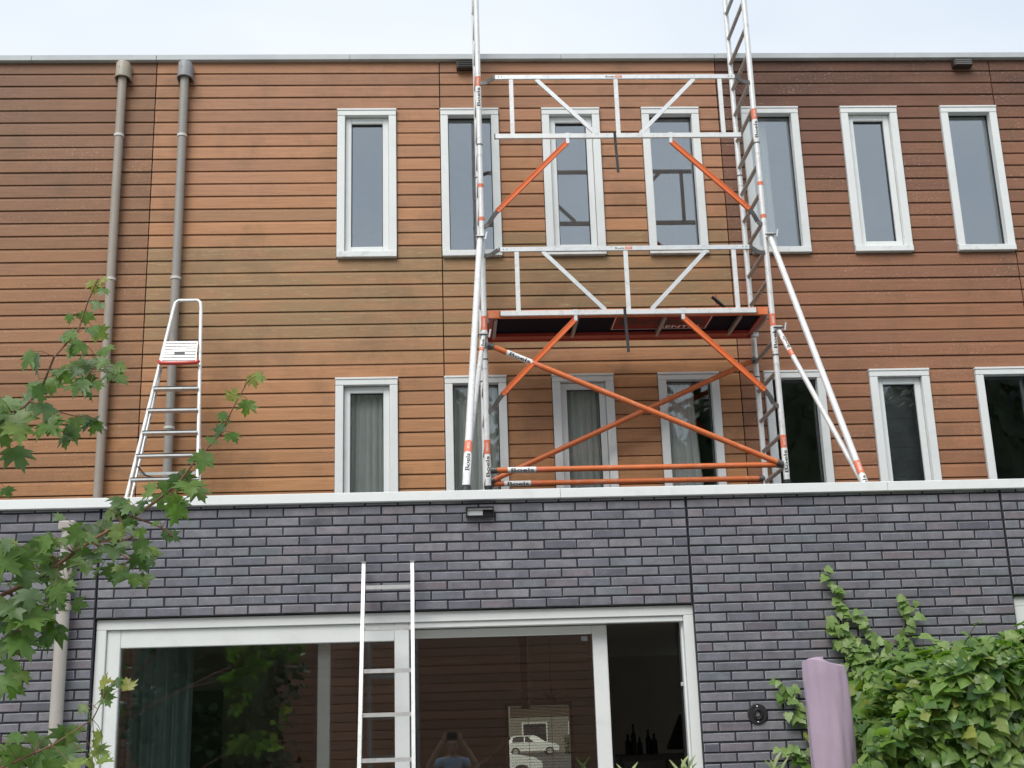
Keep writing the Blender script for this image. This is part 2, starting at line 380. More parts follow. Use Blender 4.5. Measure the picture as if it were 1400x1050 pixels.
for za, zb in ((3.10, 5.55), (5.68, 7.98)):
    for xa, xb in ((-2.75, 2.70), (2.82, 8.2)):
        room('upstairs', xa, xb, F+.27, F+4.2, za, zb)

# ---------------------------------------------------------------- timber houses
Z0, PITCHZ = 8.088, .1311
_pk = {}
def plank_mesh(L, h):
    key = (round(L, 3), round(h, 3))
    if key not in _pk:
        mb = MB(); a = L/2
        prof = [(.000, .0095), (.0035, h*.80), (.0065, h*.815), (.012, h), (.024, h), (.024, .0055), (.005, .0055)]      # (y, z): proud lower edge, dark gap under it
        n = len(prof)
        mb.add([(-a, y, z) for y, z in prof] + [(a, y, z) for y, z in prof], [tuple(range(n)), tuple(range(2*n-1, n-1, -1))] + [(i, i+n, (i+1) % n + n, (i+1) % n) for i in range(n)])
        _pk[key] = mb.mesh('plank')
    return _pk[key]
def plank(house, x0, x1, zb, h, mat, y=F, turn=False):
    key = (round(x1-x0, 3), round(h, 3), mat)
    if key not in _pk:
        me = plank_mesh(x1-x0, h).copy(); me.materials.append(M[mat]); _pk[key] = me
    o = link('plank', _pk[key], ((x0+x1)/2, y + random.uniform(-.0015, .0015), zb + random.uniform(-.0012, .0012)), house)
    if turn: o.rotation_euler.z = math.pi
    else: o.rotation_euler.y = random.uniform(-.0006, .0006)
    return o
def clad(house, x0, x1, wins, mat):
    gap = .005
    k = 0
    while True:
        zt = Z0 - k*PITCHZ; zb = zt - PITCHZ; k += 1
        if zb < 3.03: break
        segs = [(x0+gap, x1-gap)]
        for a, b, c, d in wins:
            if c < zt - .02 and d > zb + .02:
                ns = []
                for p, q in segs:
                    if b <= p or a >= q: ns.append((p, q)); continue
                    if a-.006 > p + .03: ns.append((p, a-.006))
                    if b+.006 < q - .03: ns.append((b+.006, q))
                segs = ns
        for p, q in segs: plank(house, p, q, zb, PITCHZ, mat)
def backing(house, x0, x1, wins):
    mb = MB(); ya, yb = F+.0245, F+.26
    cols_ = sorted(set((a, b) for a, b, c, d in wins)); xs = [x0] + [v for ab in cols_ for v in ab] + [x1]
    for i in range(0, len(xs)-1, 2): mb.box(xs[i], xs[i+1], ya, yb, 2.98, 8.07)
    for a, b in cols_:
        zs = [2.98] + sorted(v for w in wins if (w[0], w[1]) == (a, b) for v in w[2:]) + [8.07]
        for i in range(0, len(zs), 2): mb.box(a, b, ya, yb, zs[i], zs[i+1])
    mb.build('sheathing', 'felt', house)
UP = (5.994, 7.555); LO = (3.245, 4.812)
WX = [-1.02, -.015, .984, 1.977, 2.978, 3.982, 5.002]; WW = .572
def window(house, x0, z0, z1, sash, gm):
    x1 = x0 + WW; fr = .074; y0 = F - .030; y1 = F + .12
    f = MB().box(x0, x0+fr, y0, y1, z0+.062, z1-.075, .004).box(x1-fr, x1, y0, y1, z0+.062, z1-.075, .004).box(x0, x1, y0-.002, y1, z1-.074, z1-.022, .004)
    w = f.build('window', 'white_paint', house)
    MB().box(x0-.004, x1+.004, y0-.008, y1, z1-.021, z1-.001, .003).build('head_cap', 'white_paint', w)
    MB().box(x0+.001, x1-.001, y0-.012, y1, z0+.002, z0+.061, .004).build('sill', 'white_sill', w)
    gi0, gi1, gz0, gz1, gy = x0+fr, x1-fr, z0+.062, z1-.075, F+.062
    if sash:
        s = .060; ya, yb = F+.022, F+.085
        sb = MB().box(gi0+.003, gi0+s, ya, yb, gz0+.004, gz1-.004, .004).box(gi1-s, gi1-.003, ya, yb, gz0+.004, gz1-.004, .004)
        sb.box(gi0+s, gi1-s, ya+.001, yb, gz1-.064, gz1-.004, .004).box(gi0+s, gi1-s, ya+.001, yb, gz0+.004, gz0+.066, .004)
        sb.build('sash', 'white_paint', w)
        MB().box(gi0+s-.004, gi1-s+.004, gy, gy+.006, gz0+.06, gz1-.06).build('pane', gm, w)
        g = MB(); q0, q1, r0, r1 = gi0+s, gi1-s, gz0+.066, gz1-.064
    else:
        MB().box(gi0-.004, gi1+.004, gy, gy+.006, gz0-.004, gz1+.004).build('pane', gm, w)
        g = MB(); q0, q1, r0, r1 = gi0, gi1, gz0, gz1
    t = .007
    g.box(q0, q0+t, gy-.014, gy-.001, r0, r1).box(q1-t, q1, gy-.014, gy-.001, r0, r1).box(q0+t, q1-t, gy-.014, gy-.001, r1-t, r1).box(q0+t, q1-t, gy-.014, gy-.001, r0, r0+t)
    g.build('glazing_seal', 'furniture_dark', w)
    return w
def house(x0, label, cols_, widx, mat, trim_joints):
    h = thing('timber_house', ((cols_[0]+cols_[-1])/2, F, 2.98), label, 'house')
    wins = [(WX[i], WX[i]+WW, z0, z1) for i in widx for z0, z1 in (UP, LO)]
    backing(h, cols_[0]+.0015, cols_[-1]-.0015, wins)
    for a, b in zip(cols_, cols_[1:]): clad(h, a, b, [w for w in wins], mat)
    for i in widx:
        window(h, WX[i], *UP, i in (0, 2, 5), 'glass_upper'); window(h, WX[i], *LO, i in (0, 2, 5), 'glass_lower')
    xs = [cols_[0]+.001] + trim_joints + [cols_[-1]-.001]
    for a, b in zip(xs, xs[1:]):
        MB().box(a+.001, b-.001, F-.045, F+.30, 8.086, 8.146, .004).build('roof_trim', 'roof_trim_metal', h)
    return h
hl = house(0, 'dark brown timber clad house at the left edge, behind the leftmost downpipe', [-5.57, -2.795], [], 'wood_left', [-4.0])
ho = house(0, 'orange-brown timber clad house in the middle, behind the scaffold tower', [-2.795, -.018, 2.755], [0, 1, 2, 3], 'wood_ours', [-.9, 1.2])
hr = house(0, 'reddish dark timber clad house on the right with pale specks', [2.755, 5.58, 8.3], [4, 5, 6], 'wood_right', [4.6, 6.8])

# curtains hanging behind the lower windows
def curtain(x0, x1, y, z0, z1, label, mat='curtain_pale', waves=5, amp=.018, flare=0.0):
    mb = MB(); mb.smooth = True; n = waves*8; rows = 6; vs = []; fs = []
    for j in range(rows+1):
        t = j/rows
        for i in range(n+1):
            s = i/n; xx = x0 + (x1-x0)*s + flare*(1-t)*(1-t)*(s-.2)
            vs.append((xx, y + amp*math.sin(s*waves*2*math.pi + .7*math.sin(3*t+s*5))*(.7+.3*t), z0+(z1-z0)*t))
    for j in range(rows):
        for i in range(n): fs.append((j*(n+1)+i, j*(n+1)+i+1, (j+1)*(n+1)+i+1, (j+1)*(n+1)+i))
    k = len(vs); vs += [(a, b+.006, c) for a, b, c in vs]; fs += [tuple(q+k for q in f[::-1]) for f in fs]
    mb.add(vs, fs)
    o = mb.build('curtain', mat); return tag(o, label, 'curtain', 'curtains behind the windows')
yc = F + .165
curtain(WX[0]+.02, WX[0]+WW-.02, yc, 3.25, 4.80, 'pale pleated curtain filling the leftmost lower window', waves=9)
curtain(WX[1]+.02, WX[1]+WW-.02, yc, 3.25, 4.80, 'pale curtain in the lower window behind the left scaffold posts', waves=8)
curtain(WX[2]+.02, WX[2]+WW-.02, yc+.03, 3.25, 4.80, 'dim pale curtain in the lower window behind the left end of the crossed orange braces', waves=9)
curtain(WX[3]+.02, WX[3]+.36, yc, 3.25, 4.80, 'pale curtain drawn over the left part of the lower window right of the brace crossing', waves=5, flare=.10)
curtain(WX[4]+.02, WX[4]+.30, yc+.03, 6.0, 7.54, 'faint pale curtain in the upper window right of the scaffold', waves=5)

rb = thing('roller_blind', (WX[5]+.286, F+.15, 3.25), 'dark grey blind drawn down in the lower window second from the right', 'blind')
for k in range(22): MB().box(WX[5]+.03, WX[5]+WW-.03, F+.150+.004*(k % 2), F+.158+.004*(k % 2), 3.25+.07*k, 3.3195+.07*k).build('fold', 'blind_grey', rb)

# ---------------------------------------------------------------- brick walls of the extension
_bm = {}
def brick_geo(L, v):
    random.seed(v*17+int(L*1000)); h, d, c = .0496, .09, .0034; a = L/2; b = h/2; j = lambda: random.uniform(-.0009, .0009)
    fr = [(-a+c+j(), 0, -b+c+j()), (a-c+j(), 0, -b+c+j()), (a-c+j(), 0, b-c+j()), (-a+c+j(), 0, b-c+j())]
    sd_ = [(-a+j(), c, -b+j()), (a+j(), c, -b+j()), (a+j(), c, b+j()), (-a+j(), c, b+j())]
    bk = [(x, d, z) for x, y, z in sd_]
    vs = fr + sd_ + bk; fs = [(0,1,2,3)]
    for i in range(4):
        k = (i+1) % 4; fs += [(i, i+4, k+4, k), (i+4, i+8, k+8, k+4)]
    return vs, fs
def brick_mesh(L, v):
    key = (round(L, 4), v)
    if key not in _bm:
        mb = MB(); mb.add(*brick_geo(L, v)); me = mb.mesh('brick'); me.materials.append(M['brick_face']); me.materials.append(M['brick_edge'])
        for p in me.polygons:
            if .3 < abs(p.normal.y) < .95: p.material_index = 1
        _bm[key] = me
    return _bm[key]
CO, ZT = .0614, 3.1057
def courses(wall, x0, x1, mod, zmin, zstuff, half_first=0, weep=()):
    stuff = MB(); rng = random.Random(int(x0*100)); j = 0
    while True:
        zc = ZT - CO*(j+.5)
        if zc - CO/2 < zmin - .002: break
        x = x0 + .004; first = (j + half_first) % 2 == 0; i = 0
        while x < x1 - .03:
            L = mod/2 if first and i == 0 else mod
            L = min(L, x1 - .004 - x)
            if L < .05: break
            bl = L - .0108
            pos = (x + L/2 + rng.uniform(-.0012, .0012), rng.uniform(-.0014, .0014), zc + rng.uniform(-.001, .001))
            if zc > zstuff:
                o = link('brick', brick_mesh(round(bl, 3), rng.randrange(4)), pos, wall)
                o.rotation_euler = (rng.uniform(-.008, .008), rng.uniform(-.004, .004), rng.uniform(-.004, .004))
                if j in weep and i % 3 == 1: MB().box(x+L-.0045, x+L+.0045, .0035, .02, zc-.024, zc+.024).build('weep_slot', 'ink', wall)
            else:
                vs, fs = brick_geo(bl, rng.randrange(4)); stuff.add([(a+pos[0], b+pos[1], c+pos[2]) for a, b, c in vs], fs)
            x += L; i += 1
        j += 1
    if stuff.v: tag(stuff.build('brickwork', 'brick_face', wall), kind='stuff')
def wall(x0, x1, zmin, label, mod, xo=None, half_first=0, zstuff=1.22, weep=(), ext=None):
    w = thing('brick_wall', ((x0+x1)/2, .05, zmin), label, 'wall')
    xa, xb = (x0, x1) if ext is None else (min(x0, ext), max(x1, ext))
    MB().box(xa+.003, xb-.003, .0075, .112, zmin, 3.10).build('mortar', 'mortar', w)
    courses(w, x0, x1, mod, zmin, zstuff, half_first, weep)
    if ext is not None:
        a, b = (ext, x0) if ext < x0 else (x1, ext)
        courses(w, a, b, .21, zmin, 99, 1-half_first)
    return w
XA, XB, XC = -2.215, 1.552, 3.652
wall(XA, XB, 2.369, 'dark grey brick wall band above the wide sliding door', (XB-XA)/18, weep=(1, 11), half_first=1)
wall(XB, XC, 0, 'dark grey brick pier right of the sliding door with ivy climbing it', .21, weep=(1,))
wall(XA-1.26, XA, 0, 'dark grey brick wall left of the sliding door, behind maple leaves', .21, weep=(1,), half_first=1, ext=-6.0)
wall(XC, XC+.63, 2.369, 'short stretch of dark brick at the right edge beyond the pier', .21, weep=(1,), ext=7.5)

cp = thing('parapet_coping', (1, .1, 3.06), 'long white metal coping along the top of the brick wall', 'coping')
xs = [-6, -4.2, -1.786, .729, 2.891, 5.2, 7.6]
for a, b in zip(xs, xs[1:]):
    MB().box(a+.0012, b-.0012, -.035, .30, 3.066, 3.128, .003).build('coping_section', 'coping_white', cp)

# ---------------------------------------------------------------- wide sliding door
sdn = thing('sliding_door', (-.33, .15, 0), 'wide white framed glass sliding door, slid open at its right end', 'door')
WP = 'white_paint'
MB().box(XA+.004, XB+.004, .035, .26, 2.300, 2.364, .003).build('head', WP, sdn)
MB().box(XA+.004, XA+.066, .035, .26, .0, 2.299, .003).build('jamb', WP, sdn)
MB().box(XB-.060, XB+.004, .035, .26, .0, 2.299, .003).build('jamb', WP, sdn)
MB().box(XA+.07, XB-.064, .035, .26, .0, .05, .003).build('threshold', 'alu_dark', sdn)
fs_ = MB().box(-2.147, -2.063, .055, .125, .052, 2.298, .004).box(-.354, -.262, .055, .125, .052, 2.298, .004)
fs_.box(-2.062, -.355, .056, .125, 2.188, 2.298, .004).box(-2.062, -.355, .056, .125, .052, .16, .004)
fx = fs_.build('fixed_sash', WP, sdn)
MB().box(-2.066, -.350, .085, .093, .156, 2.192).build('pane', 'glass_door', fx)
MB().box(-.260, XB-.062, .05, .13, 2.264, 2.2985, .003).build('track_cover', WP, sdn)
ss = MB().box(-.860, -.768, .165, .225, .055, 2.262, .004).box(.916, 1.010, .165, .225, .055, 2.262, .004)
ss.box(-.767, .915, .166, .225, 2.208, 2.262, .004).box(-.767, .915, .166, .225, .055, .16, .004)
sl_ = ss.build('moving_sash', WP, sdn)
MB().box(-.772, .920, .192, .200, .156, 2.212).build('pane', 'glass_door', sl_)
MB().box(-.8595, -.8455, .158, .1645, .06, 2.25).build('seal', 'furniture_dark', sl_)
MB().box(.845, .885, .1905, .1915, 2.165, 2.195).build('sticker', 'hopper_grey', sl_)
MB().box(XB-.085, XB-.0605, .14, .2, .052, 2.262).build('seal', 'furniture_dark', sdn)
MB().box(XB-.072, XB-.0605, .09, .138, .052, 2.262).build('guide', WP, sdn)
MB().box(XB-.09, XB-.073, .105, .125, 1.86, 1.885, .003).build('catch', 'alu', sdn)
ns_ = thing('neighbour_window', (4.5, .15, 0), 'white window frame at the right edge beside the ivy', 'window')
MB().box(XC+.01, 7.4, .035, .26, 2.300, 2.364, .003).build('head', WP, ns_)
MB().box(XC+.01, XC+.08, .035, .26, 0, 2.299, .003).build('jamb', WP, ns_)
f2 = MB().box(XC+.084, XC+.17, .055, .125, .05, 2.298, .004).box(5.3, 5.4, .055, .125, .05, 2.298, .004).box(XC+.171, 5.299, .056, .125, 2.188, 2.298, .004).box(XC+.171, 5.299, .056, .125, .05, .16, .004).build('sash', WP, ns_)
MB().box(XC+.166, 5.305, .085, .093, .155, 2.192).build('pane', 'glass_door', f2)
MB().box(5.42, 7.4, .06, .12, 0, 2.299).build('panel', WP, ns_)

# ---------------------------------------------------------------- downpipes and small wall fittings
def downpipe(x, zb, ptop, rings, label, pm, hm):
    t = thing('downpipe', (x, F-.06, zb), label, 'downpipe', 'downpipes on the timber facade')
    y = F - .068; zs = [ptop] + rings + [zb]
    for a, b in zip(zs, zs[1:]): MB().tube([(x, y, a), (x, y, b+.004)], .041, 20).build('pipe', pm, t)
    for z in rings:
        MB().lathe([(.0405, -.014), (.0475, -.014), (.0475, .010), (.0405, .010)], (x, y, z), 20).build('ring', 'ring_white', t)
        MB().box(x-.012, x+.012, y+.038, F, z-.012, z+.012).build('bracket', 'alu_dark', t)
    # half-round hopper head, open below with a flared lip
    mb = MB(); mb.smooth = True; n = 14
    lv = [(7.872, 1.10), (7.874, 1.13), (7.890, 1.13), (7.894, 1.0), (8.030, .97), (8.040, .90)]
    rings_ = []
    def outline(s, off=0):
        w = .070*s - off; pts = [(x+w, F-.002)]
        for k in range(n+1):
            g = math.pi*k/n; pts.append((x + w*math.cos(g), F-.055 - (w+.01)*math.sin(g)))
        return pts + [(x-w, F-.002)]
    vs = []; fs = []
    for z, s in lv: vs += [(a, b, z) for a, b in outline(s)]
    q = n+3
    vs += [(a, b, 7.872) for a, b in outline(1.0, .006)] + [(a, b, 8.0) for a, b in outline(.95, .008)]
    for i in range(len(lv)-1):
        for k in range(q-1): fs.append((i*q+k, i*q+k+1, (i+1)*q+k+1, (i+1)*q+k))
    fs.append(tuple((len(lv)-1)*q + k for k in range(q)))
    o1 = len(lv)*q
    for k in range(q-1): fs += [(k, o1+k, o1+k+1, k+1), (o1+k, o1+q+k, o1+q+k+1, o1+k+1)]
    fs.append(tuple(o1+q+k for k in range(q)))
    mb.add(vs, fs); mb.build('hopper', hm, t)
    MB().tube([(x-.015, F-.055-.081, 7.965), (x-.015, F-.055-.0835, 7.965)], .004, 8).build('rivet', 'ink', t)
downpipe(-3.105, 3.04, 7.99, [7.26, 5.79, 4.362], 'taupe downpipe with beige hopper head, leftmost on the timber facade', 'pipe_taupe', 'hopper_beige')
downpipe(-2.505, 3.04, 7.99, [7.255, 5.792, 4.355], 'taupe downpipe with grey hopper head behind the stepladder', 'pipe_grey', 'hopper_grey')
lp = thing('wall_downpipe', (-2.395, -.06, 0), 'pale square-collared downpipe on the dark brick at the left, partly behind leaves', 'downpipe')
for a, b in ((2.93, 2.447), (2.433, 0)): MB().tube([(-2.395, -.062, a), (-2.395, -.062, b)], .040, 20).build('pipe', 'pipe_pale', lp)
MB().box(-2.446, -2.344, -.112, -.004, 2.915, 2.975, .008).build('collar', 'pipe_pale', lp)
MB().tube([(-2.395, -.062, 2.945), (-2.395, .0, 2.945)], .03, 14).build('inlet', 'pipe_pale', lp)
MB().lathe([(.039, -.02), (.047, -.02), (.047, .014), (.039, .014)], (-2.395, -.062, 2.44), 20).build('ring', 'pipe_pale', lp)
def vent(x0, x1, z0, z1, label, inner):
    t = thing('vent_box', ((x0+x1)/2, F-.02, z0), label, 'vent')
    MB().box(x0, x1, F-.07, F+.012, z0, z1, .006).build('housing', 'vent_brown', t)
    for i in range(3): MB().box(x0+.015, x1-.015, F-.076, F-.071, z0+.012+i*.022, z0+.024+i*.022).build('slat', inner, t)
vent(.154, .342, 7.975, 8.05, 'dark brown vent box under the roof edge left of the scaffold post', 'furniture_dark')
vent(5.19, 5.385, 7.985, 8.055, 'small black vent box under the roof edge at the far right', 'furniture_grey')
wl = thing('wall_fitting', (.203, -.02, 2.955), 'small black rectangular fitting with pale insert under the white coping', 'wall fitting')
MB().box(.113, .293, -.038, .01, 2.9545, 2.962).box(.113, .293, -.042, .01, 3.008, 3.018).box(.113, .119, -.038, .01, 2.9625, 3.0075).box(.287, .293, -.038, .01, 2.9625, 3.0075).build('frame', 'furniture_dark', wl)
MB().box(.120, .222, -.022, .006, 2.963, 3.000, .002).build('insert', 'roof_trim_metal', wl)
MB().box(.223, .286, -.014, .006, 2.963, 3.007).build('recess', 'furniture_dark', wl)
MB().box(.125, .286, -.034, .006, 3.001, 3.0075).build('reflector', 'white_sill', wl)
hk = thing('wall_hook', (1.912, -.01, 1.612), 'round black metal plate screwed to the brick right of the door', 'wall plate')
MB().lathe([(0, -.012), (.058, -.012), (.063, -.007), (.063, .004)], (1.912, 0, 1.674), 32, 'y').build('disc', 'black_rubber', hk)
MB().tube([(1.912 + .024*math.cos(g), -.022 - .006*math.sin(g), 1.674 + .030*math.sin(g)) for g in [2*math.pi*k/20 for k in range(21)]], .008, 8).build('ring', 'black_rubber', hk)
MB().lathe([(0, -.0135), (.015, -.0125)], (1.910, 0, 1.674), 20, 'y').build('boss', 'hopper_grey', hk)
for z in (1.72, 1.626): MB().lathe([(0, -.0155), (.005, -.0125)], (1.912, 0, z), 10, 'y').build('screw', 'alu', hk)

# ---------------------------------------------------------------- scaffold tower
S, RR = 2.278, 2.978
XL, XR = .336, 2.863
PR = .0255
BASE, TOP = 3.595, 9.20
FC = (0, -1, -.25)
tw = thing('scaffold_tower', (1.6, (S+RR)/2, 3.03), 'tall aluminium scaffold tower with orange braces standing on the flat roof', 'scaffold')
def sticker(parent, p0, p1, r, zt0, zt1, band, up=True, text='Boels'):
    # zt0..zt1: lettering field, band: orange field, given as fractions along the tube
    wrap_band(p0, p1, zt0, zt1, FC, r+.0012).build('sticker', 'sticker_white', parent)
    wrap_band(p0, p1, band[0], band[1], FC, r+.0014).build('sticker', 'sticker_orange', parent)
    L = (Vector(p1)-Vector(p0)).length
    wrap_text(text, p0, p1, (zt0+zt1)/2, FC, r+.0026, abs(zt1-zt0)*L*.84, r*1.25, 1 if up else -1).build('lettering', 'ink', parent)
    wrap_text('RENTAL', p0, p1, (band[0]+band[1])/2, FC, r+.0028, abs(band[1]-band[0])*L*.6, r*.6, 1 if up else -1).build('lettering', 'sticker_white', parent)
def zt(z): return (z-BASE)/(TOP-BASE)
posts = {}
for (x, y), nm in (((XL, S), 'fl'), ((XR, S), 'fr'), ((XL, RR), 'rl'), ((XR, RR), 'rr')):
    p = MB().tube([(x, y, BASE), (x, y, TOP)], PR, 18).build('post', 'alu_white', tw); posts[nm] = p
    for z in (4.62, 4.70, 6.72, 6.62, 8.50):
        MB().lathe([(PR, -.006), (PR+.003, -.006), (PR+.003, .006), (PR, .006)], (x, y, z), 16).build('collar', 'alu_dark' if z in (4.70, 6.72) else 'alu', p)
    # spindle and castor below the frame
    MB().tube([(x, y, 3.30), (x, y, BASE)], .019, 12).build('spindle', 'alu_dark', p)
    MB().lathe([(PR+.001, -.03), (PR+.007, -.03), (PR+.007, .004), (PR+.001, .004)], (x, y, BASE), 14).build('end_cap', 'black_rubber', p)
    MB().tube([(x-.025, y, 3.13), (x+.025, y, 3.13)], .10, 20).build('castor', 'black_rubber', p)
    MB().box(x-.035, x-.027, y-.03, y+.03, 3.12, 3.29).box(x+.027, x+.035, y-.03, y+.03, 3.12, 3.29).box(x-.035, x+.035, y-.03, y+.03, 3.285, 3.30).build('castor_fork', 'alu_dark', p)
A_, B_ = (XR, S, BASE), (XR, S, TOP)
sticker(posts['fr'], A_, B_, PR, zt(3.64), zt(3.87), (zt(3.875), zt(3.985)))
sticker(posts['fr'], A_, B_, PR, zt(4.74), zt(4.96), (zt(4.965), zt(5.075)), text='Boels')
sticker(posts['fr'], A_, B_, PR, zt(6.75), zt(6.95), (zt(6.955), zt(7.06)))
A_, B_ = (XL, S, BASE), (XL, S, TOP)
sticker(posts['fl'], A_, B_, PR, zt(3.655), zt(3.865), (zt(3.87), zt(3.99)))
sticker(posts['fl'], A_, B_, PR, zt(4.78), zt(4.96), (zt(4.965), zt(5.09)))
sticker(posts['fl'], A_, B_, PR, zt(7.08), zt(7.30), (zt(7.305), zt(7.40)))
for nm, x in (('fr', XR), ('fl', XL)):
    for z in (5.98, 6.30, 8.20, 8.86):
        wrap_band((x, S, BASE), (x, S, TOP), zt(z), zt(z+.035), FC, PR+.0012).build('sticker', 'sticker_orange', posts[nm])
nr = int((TOP - 3.72)/.28) + 1
for x in (XL, XR):
    for k in range(nr):
        z = 3.72 + .28*k
        MB().tube([(x, S+PR*.6, z), (x, RR-PR*.6, z)], .0185, 12).build('rung', 'rung_grey', tw)
        if k % 2 == 0:
            MB().lathe([(.0185, 0), (.023, .0), (.0185, .012)], (x, S+PR+.001, z), 12, 'y').build('weld', 'alu', tw)
# guard frames
def guard(zb, zt_, has_text=True):
    y = S - .045
    g = MB().box(.49, 2.70, y-.012, y+.012, zt_-.022, zt_+.022, .003).build('guard_frame', 'alu', tw)
    MB().box(.475, 2.715, y-.013, y+.013, zb-.023, zb+.023, .003).build('lower_rail', 'alu_white', g)
    for x in (.474, 2.716): MB().box(x-.004, x+.004, y-.0135, y+.0135, zb-.0235, zb+.0235, .001).build('end_cap', 'black_rubber', g)
    for x in (.635, 1.595, 2.556): MB().box(x-.0195, x+.0195, y-.009, y+.009, zb+.023, zt_-.022, .002).build('upright', 'alu_white', g)
    for a, b in (((.865, zt_-.022), (1.39, zb+.023)), ((2.318, zt_-.022), (1.793, zb+.023))):
        MB().bar((a[0], y, a[1]), (b[0], y, b[1]), .036, .016).build('diagonal', 'alu', g)
    for s, x0, xp in ((1, .49, XL), (-1, 2.70, XR)):
        pts = [(x0+s*.02, y-.002, zt_), (x0-s*.015, y, zt_), (x0-s*.075, y+.02, zt_-.035), (xp+s*.045, S-.02, zt_-.045), (xp+s*.018, S-.018, zt_-.04)]
        mb = MB()
        for a, b in zip(pts, pts[1:]): mb.bar(a, b, .036, .012)
        mb.build('hook', 'alu_dark', g)
        for k in (0, 1): MB().lathe([(0, -.0145), (.005, -.0125)], (x0+s*(.03+.03*k), y, zt_), 8, 'y').build('rivet', 'furniture_dark', g)
    if has_text:
        yy = y - .0125
        MB().box(1.50, 1.59, yy-.0003, yy+.0002, zt_-.012, zt_+.012).build('sticker', 'sticker_white', g)
        MB().box(1.592, 1.655, yy-.0003, yy+.0002, zt_-.012, zt_+.012).build('sticker', 'sticker_orange', g)
        text_flat('Boels', (1.545, yy-.0006, zt_), (1,0,0), (0,0,1), .082, .018).build('lettering', 'ink', g)
        text_flat('RENTAL', (1.623, yy-.0006, zt_), (1,0,0), (0,0,1), .04, .010).build('lettering', 'sticker_white', g)
    # orange knee braces
    for s, xt, xm, xp in ((1, 1.128, .475, XL), (-1, 2.065, 2.735, XR)):
        b = MB().bar((xt, y, zb-.055), (xm, y+.012, zb-.72), .044, .022).build('knee_brace', 'orange_profile', tw)
        d = (Vector((xm, y+.012, zb-.72)) - Vector((xt, y, zb-.055)))
        for off in (-.0175, .0175):
            n_ = d.normalized().cross(Vector((0,1,0)))*off
            MB().bar(Vector((xt, y-.013, zb-.055))+n_, Vector((xm, y-.001, zb-.72))+n_, .007, .006).build('flange', 'orange_profile', b)
        mb = MB(); pts = [(xm+s*.01, y+.012, zb-.71), (xm-s*.035, y+.02, zb-.765), (xp+s*.058, S-.01, zb-.835), (xp+s*.015, S-.012, zb-.865)]
        for a, c in zip(pts, pts[1:]): mb.bar(a, c, .036, .016)
        mb.build('hook', 'alu_dark', b)
        MB().box(xt-.020, xt+.020, y-.019, y+.016, zb-.024, zb+.026).box(xt-.014, xt+.014, y-.016, y+.014, zb-.075, zb-.024).build('bracket', 'alu', b)
        for k in (0, 1):
            q = Vector((xm, y+.012, zb-.72)) - d.normalized()*(.03+.035*k)
            MB().lathe([(0, -.014), (.006, -.012)], q, 8, 'y').build('rivet', 'alu_dark', b)
    # webbing strap
    mb = MB(); xx = 1.557; n = 10
    vs = []
    for k in range(n+1):
        z = zb + .03 - .40*k/n; sw = .012*math.sin(k*.5)
        for dx in (-.012, .012): vs.append((xx+dx+.012*k/n, y-.018+sw*.4, z)); vs.append((xx+dx+.012*k/n, y-.0155+sw*.4, z))
    fs = []
    for k in range(n): a = 4*k; fs += [(a, a+2, a+6, a+4), (a+1, a+5, a+7, a+3), (a, a+4, a+5, a+1), (a+2, a+3, a+7, a+6)]
    mb.add(vs, fs); mb.build('strap', 'black_rubber', tw)
guard(6.78, 7.372); guard(5.098, 5.690)
# orange tubes
def tube_part(p0, p1, ends=True, lab=None, r=.0245):
    b = MB().tube([p0, p1], r, 14).build('brace', 'orange_tube', tw)
    a = (Vector(p1)-Vector(p0)).normalized()
    for p, s in ((p0, -1), (p1, 1)):
        q = Vector(p); MB().tube([q - a*s*.03, q + a*s*.02], r+.004, 12).build('claw', 'alu_dark', b)
    if lab:
        L = (Vector(p1)-Vector(p0)).length
        wrap_band(p0, p1, lab/L, (lab+.24)/L, FC, r+.0011, 1.3).build('sticker', 'sticker_white', b)
        wrap_text('Boels', p0, p1, (lab+.125)/L, FC, r+.002, .19, r*1.3).build('lettering', 'ink', b)
        wrap_band(p0, p1, (lab+.245)/L, (lab+.33)/L, FC, r+.0012, .8).build('sticker', 'sticker_orange', b)
    return b
tube_part((XL+.045, S-.01, 3.729), (XR-.045, S-.01, 3.729), lab=.12)
tube_part((XL+.045, RR, 3.752), (XR-.03, RR, 3.752), lab=.12)
tube_part((XL+.05, S-.03, 4.815), (XR-.05, S-.03, 3.735), lab=.15)
tube_part((XL+.05, RR-.02, 3.775), (XR-.02, RR-.02, 4.86))
# stabilisers
def stab(top, low, foot, lead, label):
    top, low, foot = Vector(top), Vector(low), Vector(foot)
    b = MB().tube([foot, top], .0265, 16).build('stabiliser', 'alu_white', tw); tag(b, label)
    t2 = foot.lerp(top, lead)
    MB().tube([t2, low], .021, 14).build('strut', 'alu_white', b)
    for q in (top, low):
        MB().box(q.x-.035, q.x+.035, q.y-.035, q.y+.035, q.z-.022, q.z+.022, .006).build('clamp', 'alu', b)
        MB().tube([(q.x-.05, q.y-.045, q.z), (q.x+.05, q.y-.045, q.z)], .007, 8).build('clamp_bolt', 'alu_dark', b)
        MB().bar((q.x+.045, q.y-.05, q.z-.03), (q.x+.06, q.y-.05, q.z+.04), .012, .02).build('lever', 'alu', b)
    d = (top-foot).normalized()
    mb = MB().lathe([(0, 0), (.045, 0), (.05, .012), (.034, .035), (.03, .06)], (foot.x, foot.y, foot.z-.035), 8); mb.build('foot', 'black_rubber', b)
    L = (top-foot).length
    sticker(b, foot, top, .0265, .145/L, .36/L, (.37/L, .49/L))
    L2 = (low-t2).length
    sticker(b, t2, low, .021, 1-.32/L2, 1-.12/L2, (1-.40/L2, 1-.325/L2), up=True)
